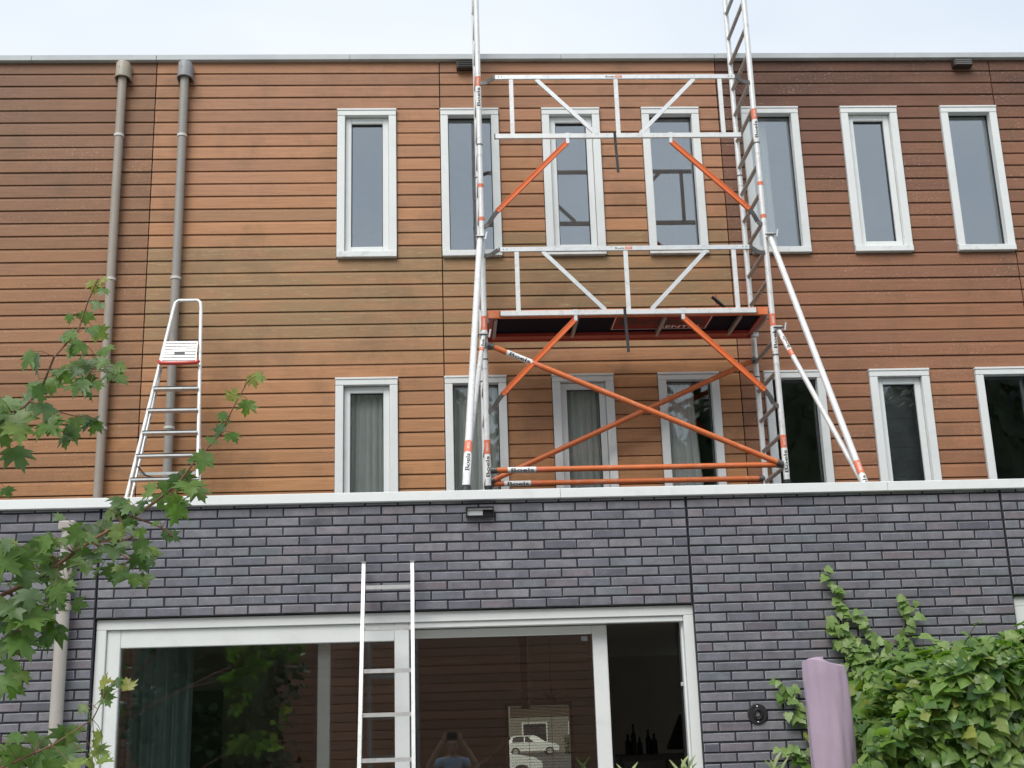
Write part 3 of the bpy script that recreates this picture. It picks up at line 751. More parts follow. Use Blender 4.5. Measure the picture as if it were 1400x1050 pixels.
stab((XL-.02, S-.045, 5.80), (XL-.01, S-.05, 4.90), (.118, .12, 3.165), .10, 'white stabiliser leg reaching down to the coping')
stab((XR+.035, S-.03, 5.80), (XR+.03, S-.035, 4.93), (3.13, .92, 3.065), .06, 'white stabiliser leg slanting out to the right')

pf = thing('scaffold_platform', (1.6, 2.6, 5.06), 'red and black scaffold platform resting on the lower rungs of the tower', 'platform')
MB().box(.372, 2.828, 2.262, 2.290, 5.070, 5.140, .003).build('front_beam', 'orange_tube', pf)
MB().box(.376, 2.832, 2.925, 2.955, 5.066, 5.140, .003).build('rear_beam', 'red_frame', pf)
for a, b in ((.372, .420), (2.782, 2.830)): MB().box(a, b, 2.2905, 2.924, 5.085, 5.138).build('end_beam', 'red_frame', pf)
MB().box(.4205, 2.7815, 2.2905, 2.9245, 5.106, 5.118).build('deck', 'deck_black', pf)
for a in ((2.2905, 2.340, 5.088), (2.81, 2.9245, 5.075)): MB().box(.4205, 2.7815, a[0], a[1], a[2], 5.105).build('side_flange', 'red_frame', pf)
for x in (.44, 1.155, 1.93, 2.60): MB().box(x-.014, x+.014, 2.3405, 2.86, 5.072, 5.104).build('cross_member', 'rung_grey', pf)
for x in (.352, 2.85):
    for y in (2.33, 2.88): MB().box(x-.035, x+.035, y-.02, y+.02, 5.055, 5.10, .004).build('hook', 'alu', pf)
sg = MB().box(1.49, 2.37, 2.37, 2.74, 5.1035, 5.1058).build('sign', 'sign_red', pf)
bz = 5.1030
fr = MB()
for a in ((1.50, 2.36, 2.375, 2.383), (1.50, 2.36, 2.727, 2.735), (1.50, 1.508, 2.3835, 2.7265), (2.352, 2.36, 2.3835, 2.7265)): fr.box(*a, bz-.0006, bz)
fr.build('sign_border', 'sticker_white', sg)
text_flat('Boels', (1.93, 2.505, bz-.0006), (1,0,0), (0,-1,0), .76, .19).build('lettering', 'ink', sg)
text_flat('RENTAL', (2.12, 2.668, bz-.0004), (1,0,0), (0,-1,0), .40, .075).build('lettering', 'sticker_white', sg)
MB().tube([(2.50, 2.80, 5.14), (2.50, 2.80, 5.46)], .006, 8).build('latch_pin', 'red_frame', pf)
MB().tube([(2.46, 2.79, 5.425), (2.575, 2.79, 5.315)], .016, 10).build('latch_handle', 'furniture_dark', pf)

# ---------------------------------------------------------------- ladders
ld = thing('ladder', (-.39, -.5, 0), 'plain aluminium ladder leaning on the brick above the sliding door', 'ladder')
def lpt(z): return -.07 - (2.66 - z)*.235
lw0 = .155
for s in (-1, 1):
    MB().bar((-.386+s*lw0*.985, lpt(2.66), 2.66), (-.386+s*(lw0+.010), lpt(0.0), 0.0), .022, .055, (0, 1, .2)).build('stile', 'alu', ld)
    MB().bar((-.386+s*(lw0+.011), lpt(0.02), -.0), (-.386+s*(lw0+.0105), lpt(.06), .06), .034, .068, (0, 1, .2)).build('foot', 'black_rubber', ld)
    MB().bar((-.386+s*lw0*.985, lpt(2.655), 2.655), (-.386+s*lw0*.985, lpt(2.668), 2.668), .029, .062, (0, 1, .2)).build('end_cap', 'alu_dark', ld)
z = 2.508
while z > .1:
    w = lw0 + (2.66-z)*.0035 - .012
    MB().bar((-.386-w, lpt(z), z), (-.386+w, lpt(z), z), .024, .028, (0, 1, 0)).build('rung', 'alu', ld)
    z -= .2585
sp = thing('stepladder', (-2.35, 2.4, 3.03), 'aluminium stepladder with red-edged platform leaning near the downpipe', 'stepladder')
def sy(z): return 2.08 + (z-3.03)*.36
def sxw(z): return .335 - (z-3.03)*.088
XC0 = -2.352
hoop = []
for s in (-1, 1):
    pts = [(XC0+s*sxw(z), sy(z), z) for z in (3.04, 3.6, 4.2, 4.8, 5.43)]
    if s == -1: L_ = pts
    else: R_ = pts
zt5 = 5.52; c5 = sxw(5.4)
top = [(XC0-c5+.012, sy(5.49), 5.495), (XC0-c5+.04, sy(5.51), zt5), (XC0+c5-.04, sy(5.51), zt5), (XC0+c5-.012, sy(5.49), 5.495)]
MB().tube(L_ + top + R_[::-1], .0165, 12).build('front_rail', 'alu_white', sp)
for s in (-1, 1):
    MB().tube([(XC0+s*(sxw(4.80)-.012), sy(4.80)+.05, 4.82), (XC0+s*(sxw(3.04)-.004), sy(3.04)+.16, 3.04)], .0135, 10).build('rear_leg', 'alu', sp)
    for z0_ in (3.04,): MB().tube([(XC0+s*sxw(z0_), sy(z0_), z0_-.012), (XC0+s*sxw(z0_), sy(z0_), z0_+.04)], .021, 10).build('foot', 'black_rubber', sp)
for z in (4.585, 4.370, 4.155, 3.937, 3.720, 3.503, 3.286):
    w = sxw(z) - .004; y = sy(z)
    t = MB().box(XC0-w, XC0+w, y-.045, y+.040, z-.012, z+.012, .003).build('step', 'alu', sp)
    MB().box(XC0-w, XC0+w, y-.049, y-.0455, z-.010, z+.014).build('tread_edge', 'alu_white', t)
    MB().box(XC0-w+.004, XC0+w-.004, y-.0505, y-.0495, z+.006, z+.0135).build('tread_line', 'furniture_dark', t)
    MB().box(XC0-w+.02, XC0+w-.02, y-.04, y+.03, z+.0125, z+.015).build('grip', 'black_rubber', t)
for z in (3.80, 3.35): MB().box(XC0-sxw(z)+.01, XC0+sxw(z)-.01, sy(z)+.10, sy(z)+.115, z-.012, z+.012).build('rear_bar', 'alu', sp)
# hinged platform tilted up, seen from below
pc = MB(); ya, za, yb, zb_ = sy(4.83)-.06, 4.84, sy(5.0)-.03, 5.055
wA, wB = sxw(4.83)-.022, sxw(5.0)-.018
pc.add([(XC0-wA, ya, za), (XC0+wA, ya, za), (XC0+wB, yb, zb_), (XC0-wB, yb, zb_), (XC0-wA, ya+.014, za+.012), (XC0+wA, ya+.014, za+.012), (XC0+wB, yb+.014, zb_+.012), (XC0-wB, yb+.014, zb_+.012)],
       [(0,1,2,3), (7,6,5,4), (0,4,5,1), (1,5,6,2), (2,6,7,3), (3,7,4,0)])
plt = pc.build('platform', 'alu_white', sp)
for k in range(7):
    t = (k+.6)/7.2; yy = ya+(yb-ya)*t; zz = za+(zb_-za)*t; w = wA+(wB-wA)*t - .008
    MB().bar((XC0-w, yy-.002, zz+.001), (XC0+w, yy-.002, zz+.001), .005, .004).build('rib', 'furniture_grey', plt)
t = .42; MB().bar((XC0-.045, ya+(yb-ya)*t-.004, za+(zb_-za)*t), (XC0+.045, ya+(yb-ya)*t-.004, za+(zb_-za)*t), .030, .004).build('label_plate', 'furniture_grey', plt)
MB().tube([(XC0-wA-.015, ya+.02, za+.012), (XC0-wA-.006, ya-.006, za-.008), (XC0-.06, ya-.016, za-.014), (XC0+.06, ya-.016, za-.014), (XC0+wA+.006, ya-.006, za-.008), (XC0+wA+.015, ya+.02, za+.012)], .017, 10).build('front_edge', 'paint_red', plt)
MB().tube([(XC0-.25, sy(3.9)+.05, 3.86), (XC0-.18, sy(3.8)+.06, 3.78), (XC0-.06, sy(3.75)+.08, 3.74), (XC0+.06, sy(3.75)+.08, 3.75), (XC0+.12, sy(3.8)+.07, 3.79)], .007, 8).build('cord', 'black_rubber', sp)

# ---------------------------------------------------------------- covered parasol
ps = thing('covered_parasol', (2.012, -1.2, 0), 'closed parasol in a mauve cloth cover standing in front of the ivy', 'parasol')
mb = MB(); mb.smooth = True; n = 72; vs = []; fs = []
lv = [(.78, .085), (.85, .112), (1.0, .116), (1.2, .113), (1.38, .110), (1.5, .112), (1.62, .111), (1.74, .112), (1.85, .111), (1.900, .111), (1.911, .109), (1.918, .09), (1.924, .05), (1.926, .0)]
for i, (z, r) in enumerate(lv):
    for k in range(n):
        g = 2*math.pi*k/n
        fold = .0045*math.sin(5*g + 1.3*math.sin(z*4)+z*2) + .0035*abs(math.sin(4.5*g - z*3))*2 - .003 + .0022*math.sin(13*g + z*9)
        el = 1 + .04*math.cos(2*g)
        rr_ = max(r*el + fold*min(1, r/.1)*(1 if z < 1.9 else .4), 0)
        lift = .016*math.cos(g + 2.6) if z > 1.89 else 0
        if z > 1.85: lift += .010*math.sin(2*g+.4)
        vs.append((2.012 + rr_*math.cos(g) + .006*math.sin(z*5), -1.2 + rr_*math.sin(g)*.85, z + lift))
for i in range(len(lv)-1):
    for k in range(n): fs.append((i*n+k, i*n+(k+1) % n, (i+1)*n+(k+1) % n, (i+1)*n+k))
mb.add(vs, fs); mb.build('cover', 'mauve_cloth', ps)
for g in (2.6,):
    MB().tube([(2.012+(.122+.004*math.sin(z*9))*math.cos(g)+.006*math.sin(z*5), -1.2+.106*math.sin(g)-.004, z) for z in [.9+.1*k for k in range(11)]], .0035, 6).build('seam', 'mauve_cloth', ps)
MB().tube([(2.012, -1.2, 0), (2.012, -1.2, .95)], .022, 12).build('pole', 'alu', ps)
MB().box(1.76, 2.26, -1.45, -.95, 0, .07, .01).build('base', 'mortar', ps)

# ---------------------------------------------------------------- foliage
def leaf_mesh(name, half, mat, fold=.18, curl=.12, rows=None):
    # half outline from base (0,0) to tip (0,1): list of (x, y); blade folded along the midrib and curled at the lobes
    vs = [(0, 0, 0)]; 
    mid = [0, .35, .7, 1.0]
    pts_r = half; bm = bmesh.new()
    def zf(x, y): return abs(x)*fold - curl*(x*x*1.2 + (y-.45)**2*.9) + .03*math.sin(9*x+5*y)
    c = bm.verts.new((0, .36, zf(0, .36)))
    tip = bm.verts.new((0, 1, zf(0, 1))); base = bm.verts.new((0, 0, zf(0, 0)))
    for s in (1, -1):
        ring = [base] + [bm.verts.new((s*x, y, zf(x, y))) for x, y in pts_r] + [tip]
        for a, b in zip(ring, ring[1:]):
            try: bm.faces.new((c, a, b) if s == 1 else (c, b, a))
            except ValueError: pass
    me = bpy.data.meshes.new(name); bm.to_mesh(me); bm.free(); me.materials.append(M[mat])
    me.polygons.foreach_set('use_smooth', [True]*len(me.polygons)); return me
MAPLE = [(.14, -.05), (.40, -.06), (.33, .08), (.64, .20), (.46, .27), (.72, .58), (.42, .47), (.36, .55), (.20, .50), (.28, .78), (.12, .74)]
MAPLE2 = [(.18, -.05), (.46, .00), (.36, .12), (.70, .30), (.46, .33), (.62, .66), (.36, .50), (.19, .47), (.25, .76), (.11, .76)]
IVY = [(.20, -.10), (.42, .02), (.46, .20), (.30, .38), (.34, .52), (.18, .70)]
IVY2 = [(.24, -.08), (.44, .06), (.48, .26), (.38, .50), (.22, .74), (.09, .9)]
BLADE = [(.05, .08), (.11, .3), (.10, .6), (.05, .85)]
LM = {}
for key, out, mat, fo, cu in (('m0', MAPLE, 'leaf_maple', .2, .25), ('m1', MAPLE2, 'leaf_maple', .1, .45), ('m2', MAPLE, 'leaf_maple', .35, .1), ('y0', MAPLE2, 'leaf_young', .3, .35), ('y1', MAPLE, 'leaf_young', .45, .2),
                              ('i0', IVY, 'leaf_ivy', .18, .2), ('i1', IVY2, 'leaf_ivy', .25, .3), ('i2', IVY2, 'leaf_ivy', .1, .45), ('c0', IVY, 'leaf_climber', .15, .2), ('c1', IVY, 'leaf_climber', .3, .3),
                              ('b0', BLADE, 'leaf_lance', .5, .5), ('b1', BLADE, 'leaf_lance', .3, .15), ('g0', IVY2, 'leaf_bush', .2, .3)):
    LM[key] = leaf_mesh('leaf', out, mat, fo, cu)
def leaf_matrix(pos, tip, nrm, size):
    t = Vector(tip).normalized(); n = Vector(nrm); n = (n - t*n.dot(t))
    n = n.normalized() if n.length > 1e-4 else t.orthogonal().normalized()
    x = t.cross(n); mm = Matrix((x*size, t*size, n*size)).transposed().to_4x4(); mm.translation = Vector(pos); return mm
def put_leaf(key, pos, tip, nrm, size, parent):
    o = bpy.data.objects.new('leaf', LM[key]); col.objects.link(o); o.parent = parent
    mm = leaf_matrix(pos, tip, nrm, size); mm.translation = Vector(pos) - wpos(parent); o.matrix_local = mm; return o
class LeafMass:
    def __init__(s): s.v = []; s.f = []
    def add(s, key, pos, tip, nrm, size):
        me = LM[key]; mm = leaf_matrix(pos, tip, nrm, size); o = len(s.v)
        s.v += [tuple(mm @ v.co) for v in me.vertices]; s.f += [tuple(i+o for i in p.vertices) for p in me.polygons]
    def build(s, name, mat, parent):
        po = wpos(parent); me = bpy.data.meshes.new(name); me.from_pydata([tuple(Vector(v)-po) for v in s.v], [], s.f); me.update(); me.materials.append(M[mat])
        me.polygons.foreach_set('use_smooth', [True]*len(me.polygons))
        return tag(link(name, me, po, parent), kind='stuff')
rnd = random.Random(11)
U_ = rnd.uniform

# maple at the left, its trunk just outside the picture
mt = thing('maple_tree', (-3.15, -2.9, 0), 'young maple tree reaching in from the left with lobed green leaves', 'tree')
MY = -2.7
def d3(pts, y=MY, amp=.05): return [Vector((p[0], y + amp*math.sin(i*1.9 + p[0]*5), p[1])) for i, p in enumerate(pts)]
BR = {}
BR['a'] = d3([(-3.1, 1.7), (-2.6, 2.2), (-2.2, 2.66), (-1.978, 2.88), (-1.924, 2.93), (-1.843, 3.021), (-1.771, 3.113), (-1.7, 3.237), (-1.63, 3.384), (-1.588, 3.513), (-1.532, 3.599)])
BR['b'] = d3([(-3.12, 1.55), (-2.6, 1.86), (-2.2, 2.06), (-1.95, 2.168), (-1.867, 2.203), (-1.709, 2.303), (-1.504, 2.43), (-1.313, 2.56), (-1.16, 2.668), (-1.075, 2.771), (-0.991, 2.902), (-0.925, 3.004), (-0.859, 3.139)])
BR['c'] = d3([(-3.12, .8), (-2.5, 1.15), (-1.938, 1.471), (-1.815, 1.529), (-1.606, 1.612), (-1.471, 1.709), (-1.39, 1.825)])
RAD = {'a': (.017, .0022), 'b': (.018, .0022), 'c': (.011, .002)}
MB().tube([(-3.15, -2.9, 0), (-3.12, -2.85, .8), (-3.13, -2.8, 1.7), (-3.2, -2.85, 2.6), (-3.25, -2.9, 3.5), (-3.3, -2.9, 4.3)], [.075, .06, .05, .036, .02, .006], 12).build('trunk', 'bark', mt)
for k, pts in BR.items():
    n = len(pts); MB().tube(pts, [RAD[k][0] + (RAD[k][1]-RAD[k][0])*(i/(n-1))**.55 for i in range(n)], 8).build('branch', 'twig_red', mt)
TW = [[(-1.712, 3.185), (-1.637, 3.181), (-1.568, 3.182), (-1.51, 3.207)], [(-1.806, 3.051), (-1.715, 3.013), (-1.605, 2.986)], [(-1.335, 2.533), (-1.264, 2.511), (-1.211, 2.483), (-1.168, 2.449)],
      [(-1.492, 2.424), (-1.421, 2.399), (-1.344, 2.359), (-1.239, 2.345)], [(-1.504, 2.43), (-1.377, 2.439), (-1.331, 2.45), (-1.285, 2.461)], [(-1.838, 2.229), (-1.782, 2.198), (-1.705, 2.162)], [(-2.2, 2.05), (-1.839, 2.122), (-1.791, 2.077), (-1.712, 2.041)]]
nodes = [p for pts in BR.values() for a, b in zip(pts, pts[1:]) for p in (a, a.lerp(b, .33), a.lerp(b, .66))]
for t in TW:
    pts = d3(t, amp=.03); MB().tube(pts, [.0055 - .0035*i/(len(pts)-1) for i in range(len(pts))], 6).build('twig', 'twig_red', mt)
    nodes += [p for a, b in zip(pts, pts[1:]) for p in (a, a.lerp(b, .5), b)]
LV = [(-1.556,3.577,0.06,1),(-1.512,3.604,0.04,1),(-1.573,3.523,0.06),(-1.62,3.47,0.06),(-1.566,3.41,0.07),(-1.558,3.356,0.05),(-1.658,3.347,0.07),(-1.637,3.331,0.06),(-1.664,3.3,0.06),(-1.628,3.267,0.05),(-1.798,3.217,0.09),(-1.736,3.175,0.1),(-1.723,3.133,0.08),(-1.619,3.204,0.08),(-1.635,3.141,0.08),(-1.548,3.182,0.08),(-1.501,3.223,0.08),(-1.508,3.181,0.07),(-1.469,3.18,0.06),(-1.557,3.078,0.09),(-1.527,3.077,0.07),(-1.821,3.124,0.1),(-1.867,3.083,0.08),(-1.727,3.05,0.08),(-1.892,3.032,0.09),(-1.703,2.987,0.1),(-1.807,2.928,0.11),(-1.868,2.97,0.1),(-1.694,2.916,0.1),(-1.586,2.985,0.09),(-1.603,2.955,0.06),(-1.555,2.964,0.07),(-1.614,2.894,0.09),(-1.832,2.807,0.11),(-1.881,2.879,0.09),(-1.894,2.668,0.05),(-1.927,2.981,0.08),(-0.849,3.138,0.06,1),(-0.803,3.117,0.05,1),(-0.838,3.096,0.05,1),(-0.927,3.061,0.06,1),(-0.875,3.014,0.07),(-0.974,2.984,0.06),(-0.982,2.912,0.08),(-0.952,2.912,0.06),(-1.01,2.862,0.06),(-1.085,2.782,0.07),(-1.03,2.75,0.09),(-1.15,2.692,0.09),(-1.1,2.651,0.1),(-1.071,2.641,0.08),(-1.205,2.614,0.09),(-1.254,2.625,0.08),(-1.417,2.588,0.1),(-1.42,2.583,0.091),(-1.436,2.565,0.073),(-1.389,2.546,0.061),(-1.355,2.57,0.067),(-1.308,2.569,0.049),(-1.252,2.621,0.067),(-1.199,2.614,0.079),(-1.163,2.601,0.061),(-1.148,2.535,0.091),(-1.229,2.495,0.042),(-1.21,2.471,0.042),(-1.168,2.446,0.055),(-1.13,2.661,0.061),(-1.507,2.478,0.109),(-1.463,2.512,0.073),(-1.566,2.491,0.073),(-1.528,2.437,0.079),(-1.597,2.432,0.067),(-1.475,2.43,0.073),(-1.425,2.458,0.079),(-1.385,2.475,0.067),(-1.343,2.456,0.049),(-1.285,2.455,0.049),(-1.415,2.393,0.085),(-1.346,2.504,0.055),(-1.306,2.402,0.085),(-1.292,2.349,0.085),(-1.239,2.342,0.055),(-1.411,2.305,0.091),(-1.323,2.279,0.091),(-1.294,2.273,0.067),(-1.37,2.304,0.049),(-1.556,2.326,0.079),(-1.51,2.336,0.091),(-1.479,2.301,0.067),(-1.465,2.347,0.061),(-1.658,2.399,0.085),(-1.622,2.374,0.073),(-1.765,2.36,0.133),(-1.718,2.435,0.049),(-1.678,2.434,0.061),(-1.826,2.408,0.067),(-1.85,2.427,0.061),(-1.803,2.338,0.079),(-1.861,2.339,0.073),(-1.664,2.317,0.091),(-1.6,2.298,0.079),(-1.703,2.3,0.061),(-1.608,2.24,0.091),(-1.594,2.205,0.079),(-1.57,2.187,0.061),(-1.67,2.224,0.097),(-1.678,2.259,0.073),(-1.742,2.278,0.079),(-1.707,2.191,0.091),(-1.75,2.157,0.091),(-1.767,2.146,0.073),(-1.703,2.133,0.115),(-1.839,2.281,0.073),(-1.819,2.165,0.079),(-1.843,2.109,0.091),(-1.809,2.102,0.061),(-1.674,2.201,0.061),(-1.862,2.281,0.061),(-1.785,2.245,0.061),(-1.831,2.023,0.107),(-1.777,2.032,0.107),(-1.72,2.009,0.118),(-1.679,2.052,0.118),(-1.792,2.088,0.107),(-1.716,2.108,0.13),(-1.841,2.145,0.095),(-1.808,1.858,0.095),(-1.777,1.885,0.071),(-1.828,1.837,0.071),(-1.402,1.847,0.059,1),(-1.358,1.846,0.059,1),(-1.423,1.815,0.047),(-1.399,1.782,0.053),(-1.438,1.708,0.053),(-1.496,1.752,0.041),(-1.608,1.638,0.095),(-1.556,1.669,0.059),(-1.466,1.624,0.071,1),(-1.453,1.581,0.071,1),(-1.494,1.54,0.083,1),(-1.418,1.538,0.071,1),(-1.754,1.569,0.107),(-1.688,1.546,0.107),(-1.79,1.623,0.083),(-1.612,1.544,0.13),(-1.56,1.574,0.095),(-1.806,1.55,0.107),(-1.714,1.621,0.083),(-1.461,1.529,0.071,1)]
pet = MB()
def maple_leaf(x, z, size, young):
    c = Vector((x, MY + U_(-.16, .16), z))
    near = min(nodes, key=lambda p: (p - c).length + .6*max(0, c.z - p.z))
    out = (c - near); 
    tip = Vector((out.x*3 + U_(-.5, .5), U_(-.45, .25), out.z*2 - U_(.15, .75)))
    if young: tip = Vector((out.x*3 + U_(-.6, .6), U_(-.4, .3), U_(-.3, .5)))
    nrm = Vector((U_(-.5, .5), -U_(.25, 1.0), U_(.2, 1.0)))
    t = tip.normalized(); base = c - t*size*.42
    put_leaf((['m0', 'm1', 'm2'] if not young else ['y0', 'y1'])[rnd.randrange(3 if not young else 2)], base, tip, nrm, size*1.15, mt)
    if (near-base).length < .45: pet.tube([near, near.lerp(base, .55) + Vector((0, 0, .012)), base], [.0016, .0013, .0012], 5)
for l_ in LV: maple_leaf(l_[0], l_[1], l_[2], len(l_) > 3)
# a few more leaves behind the listed ones so that the sprays have depth
for k in range(105):
    l_ = LV[rnd.randrange(len(LV))]
    if len(l_) > 3 or l_[0] > -1.25: continue
    maple_leaf(l_[0] + U_(-.06, .06), l_[1] + U_(-.05, .05), l_[2]*U_(.55, .95), False)
tag(pet.build('petiole', 'twig_red', mt), kind='stuff')
lm = LeafMass()
for k in range(900):                                               # the crown outside the picture
    g = Vector((rnd.gauss(0, 1), rnd.gauss(0, 1), rnd.gauss(0, 1))).normalized()*U_(.45, 1)
    p = Vector((-3.55 + g.x*.85, -3.1 + g.y*.9, 2.75 + g.z*1.5))
    if p.x > -2.35 - (p.y+2.7)*.35 and p.y > -3.4: continue
    lm.add(['m0', 'm1', 'm2'][k % 3], p, (U_(-1, 1), U_(-1, 1), -U_(.2, 1)), (U_(-.6, .6), U_(-.6, .6), 1), U_(.08, .13))
lm.build('crown', 'leaf_maple', mt)

# bush beside the photographer (seen in the glass)
bs_ = thing('garden_bush', (-2.55, -5.3, 0), 'leafy green bush mirrored in the left pane of the sliding door', 'bush')
bl = LeafMass()
for k in range(3600):
    g = Vector((rnd.gauss(0, 1), rnd.gauss(0, 1), rnd.gauss(0, 1))).normalized()*U_(.4, 1)
    p = Vector((-2.45 + g.x*.92, -5.35 + g.y*.75, 2.0 + g.z*1.6)); p.x += .12*math.sin(p.z*6)
    bl.add('g0', p, (U_(-1, 1), U_(-1, 1), -U_(0, 1)), (g.x+U_(-.5, .5), g.y+U_(-.5, .5), .8), U_(.05, .10)) if p.x < -1.45 else None
bl.build('foliage', 'leaf_bush', bs_)
for k in range(6):
    a = k*1.05; MB().tube([(-2.5, -5.3, 0), (-2.5+.15*math.cos(a), -5.3+.15*math.sin(a), .7), (-2.5+.4*math.cos(a), -5.3+.45*math.sin(a), 1.9)], [.018, .013, .005], 7).build('stem', 'bark', bs_)

# ivy
iv = thing('ivy', (3.0, -.6, 0), 'dense glossy green ivy mass at the right with shoots climbing the brick', 'ivy')
im = LeafMass(); im2 = LeafMass(); cand = []
def top_z(x, y):
    t = (x-2.35)/.6
    return 1.55 + .50*min(1, max(0, t))**.6 + .07*math.sin(x*5.3+1) + .05*math.sin(x*11+y*7) - .10*max(0, -y-.9)
def left_x(y, z): return 2.42 + .24*(y+.1)*.9 + .10*math.sin(z*9+y*5) + max(0, z-1.75)*.55
for k in range(11500):
    side = rnd.random()
    y = U_(-1.45, -.04)
    if side < .42:                    # front face
        x = U_(2.1, 4.3); y = -1.32 + .13*math.sin(x*4.1) + abs(rnd.gauss(0, .10)); z = U_(.75, top_z(x, y)); n = (U_(-.45, .35), -1, U_(.1, .9))
    elif side < .72:                  # top
        x = U_(2.15, 4.3); z = top_z(x, y) - abs(rnd.gauss(0, .06)); n = (U_(-.5, .4), -U_(.2, .9), 1)
    else:                             # left flank
        z = U_(.9, 2.05); x = left_x(y, z) + abs(rnd.gauss(0, .07)); n = (-1, -U_(.3, 1), U_(.1, .8))
    if x < left_x(y, z) or z > top_z(x, y) + .02: continue
    p = Vector((x, y, z)); n = Vector(n) + Vector((U_(-.75, .75), U_(-.5, .5), U_(-.45, .6)))
    tip = (U_(-.8, .8), -U_(0, .7), -U_(.15, 1.0)) if side < .42 or side >= .72 else (U_(-1, 1), -U_(.1, 1.0), U_(-.5, .25))
    sz = .03 + .08*rnd.random()**1.2
    cand.append((p, tip, n, sz))
cf = fw
def show(c):
    v = c[0] - CAM; d = v.dot(fw); sx_ = v.dot(r2)/d; sy_ = v.dot(u2)/d
    return (c[3]/d) if abs(sx_) < .40 and abs(sy_) < .30 and c[0].y < -.9 else -1
cand.sort(key=show, reverse=True)
for i, (p, tip, n, sz) in enumerate(cand):
    key = ['i0', 'i1', 'i2', 'i1'][i % 4]
    if i < 210: put_leaf(key, p, tip, n, sz, iv)
    else: im.add(key, p, tip, n, sz)
im.build('foliage', 'leaf_ivy', iv)
st = MB()
for k in range(26):
    x = U_(2.4, 4.2); y = U_(-1.25, -.1); z1 = top_z(x, y) - .05
    st.tube([(x+U_(-.1, .1), y, 0), (x+U_(-.15, .15), y+U_(-.05, .05), z1*.5), (x, y, z1)], [.012, .008, .003], 6)
tag(st.build('stems', 'bark', iv), kind='stuff')
for q in range(34):                                           # young shoots sticking out of the mass
    x = U_(2.45, 4.2); y = U_(-1.3, -.1); z0_ = top_z(x, y) - .05
    a = Vector((x, y, z0_)); b = a + Vector((U_(-.12, .12), -U_(0, .14), U_(.07, .17))); c_ = b + Vector((U_(-.09, .09), -U_(0, .1), U_(-.03, .05)))
    MB().tube([a, b, c_], [.003, .0025, .0015], 5).build('shoot', 'stem_green', iv)
    for r_ in range(5):
        p = a.lerp(b, .3+.2*r_) if r_ < 3 else b.lerp(c_, (r_-2)*.5)
        im2.add('c0' if r_ % 2 else 'i1', p, (U_(-1, 1), -U_(0, 1), U_(-.6, .4)), (U_(-.6, .6), -U_(.2, 1), 1), U_(.05, .085))
im2.build('shoot_foliage', 'leaf_climber', iv)
TEN = [[(2.392, 2.577), (2.44, 2.493), (2.487, 2.395), (2.547, 2.297), (2.609, 2.214), (2.668, 2.117), (2.694, 1.969), (2.672, 1.889)], [(2.39, 2.274), (2.438, 2.191), (2.498, 2.095), (2.544, 1.999), (2.56, 1.85)],
       [(2.931, 2.384), (2.925, 2.274), (2.9, 2.179), (2.847, 2.086), (2.85, 1.95)], [(2.062, 1.879), (2.11, 1.799), (2.157, 1.718), (2.204, 1.625), (2.236, 1.533), (2.24, 1.43), (2.25, 1.2)], [(2.067, 1.474), (2.132, 1.446), (2.168, 1.394), (2.19, 1.2)],
       [(2.46, 2.22), (2.52, 2.12), (2.60, 2.02), (2.62, 1.9), (2.6, 1.75)]]
for j, t in enumerate(TEN):
    pts = [Vector((x, -.012 - .006*math.sin(i*2), z)) for i, (x, z) in enumerate(t)]
    MB().tube(pts, [.0022 + .002*i/len(pts) for i in range(len(pts))], 6).build('shoot', 'stem_green', iv)
    for a, b in zip(pts, pts[1:]):
        L = (b-a).length; n = max(1, int(L/.034))
        for q in range(n):
            for rep in range(3 if a.z < 2.2 and j != 2 else 2):
                p = a.lerp(b, (q+rnd.random()*.8)/n) + Vector((U_(-.035, .035)*(1+rep*.7), -U_(.012, .05), U_(-.02, .02)))
                put_leaf(['c0', 'c1', 'c0', 'i0'][rnd.randrange(4) if a.z < 2.2 else rnd.randrange(2)], p, (U_(-.9, .9), -U_(.1, .6), -U_(.1, 1.0)), (U_(-.4, .4), -1, U_(0, .9)), U_(.050, .082), iv)

# lance-leaved plants along the bottom edge
def lance(x, y, ztop, nst, label, spread=.09):
    t = thing('lance_leaf_plant', (x, y, 0), label, 'plant', 'lance-leaved plants below the door')
    for s in range(nst):
        a = U_(0, 6.28); dx = spread*math.cos(a)*(.3+.7*s/nst); dy = spread*math.sin(a)
        zt_ = ztop - U_(0.05, .10) - .05*s
        MB().tube([(x, y, 0), (x+dx*.5, y+dy*.5, zt_*.6), (x+dx, y+dy, zt_)], [.007, .005, .002], 6).build('stem', 'stem_green', t)
        for k in range(10):
            g = k*2.4 + U_(-.4, .4); h = zt_ - .022*k
            el = .95 - .10*k
            tip = (math.cos(g)*(.45+.09*k), math.sin(g)*(.45+.09*k), el)
            put_leaf(['b0', 'b1'][k % 2], (x+dx, y+dy, h), tip, (math.cos(g)*-.5, -.6+math.sin(g)*-.3, .6), U_(.085, .125), t)
lance(.955, -1.0, 1.42, 1, 'small pale lance-leaved plant tip below the open door gap', .02)
lance(1.265, -1.0, 1.48, 2, 'pale lance-leaved plant at the foot of the right door jamb', .05)
lance(1.755, -1.0, 1.45, 2, 'pale lance-leaved plant below the round black plate', .05)

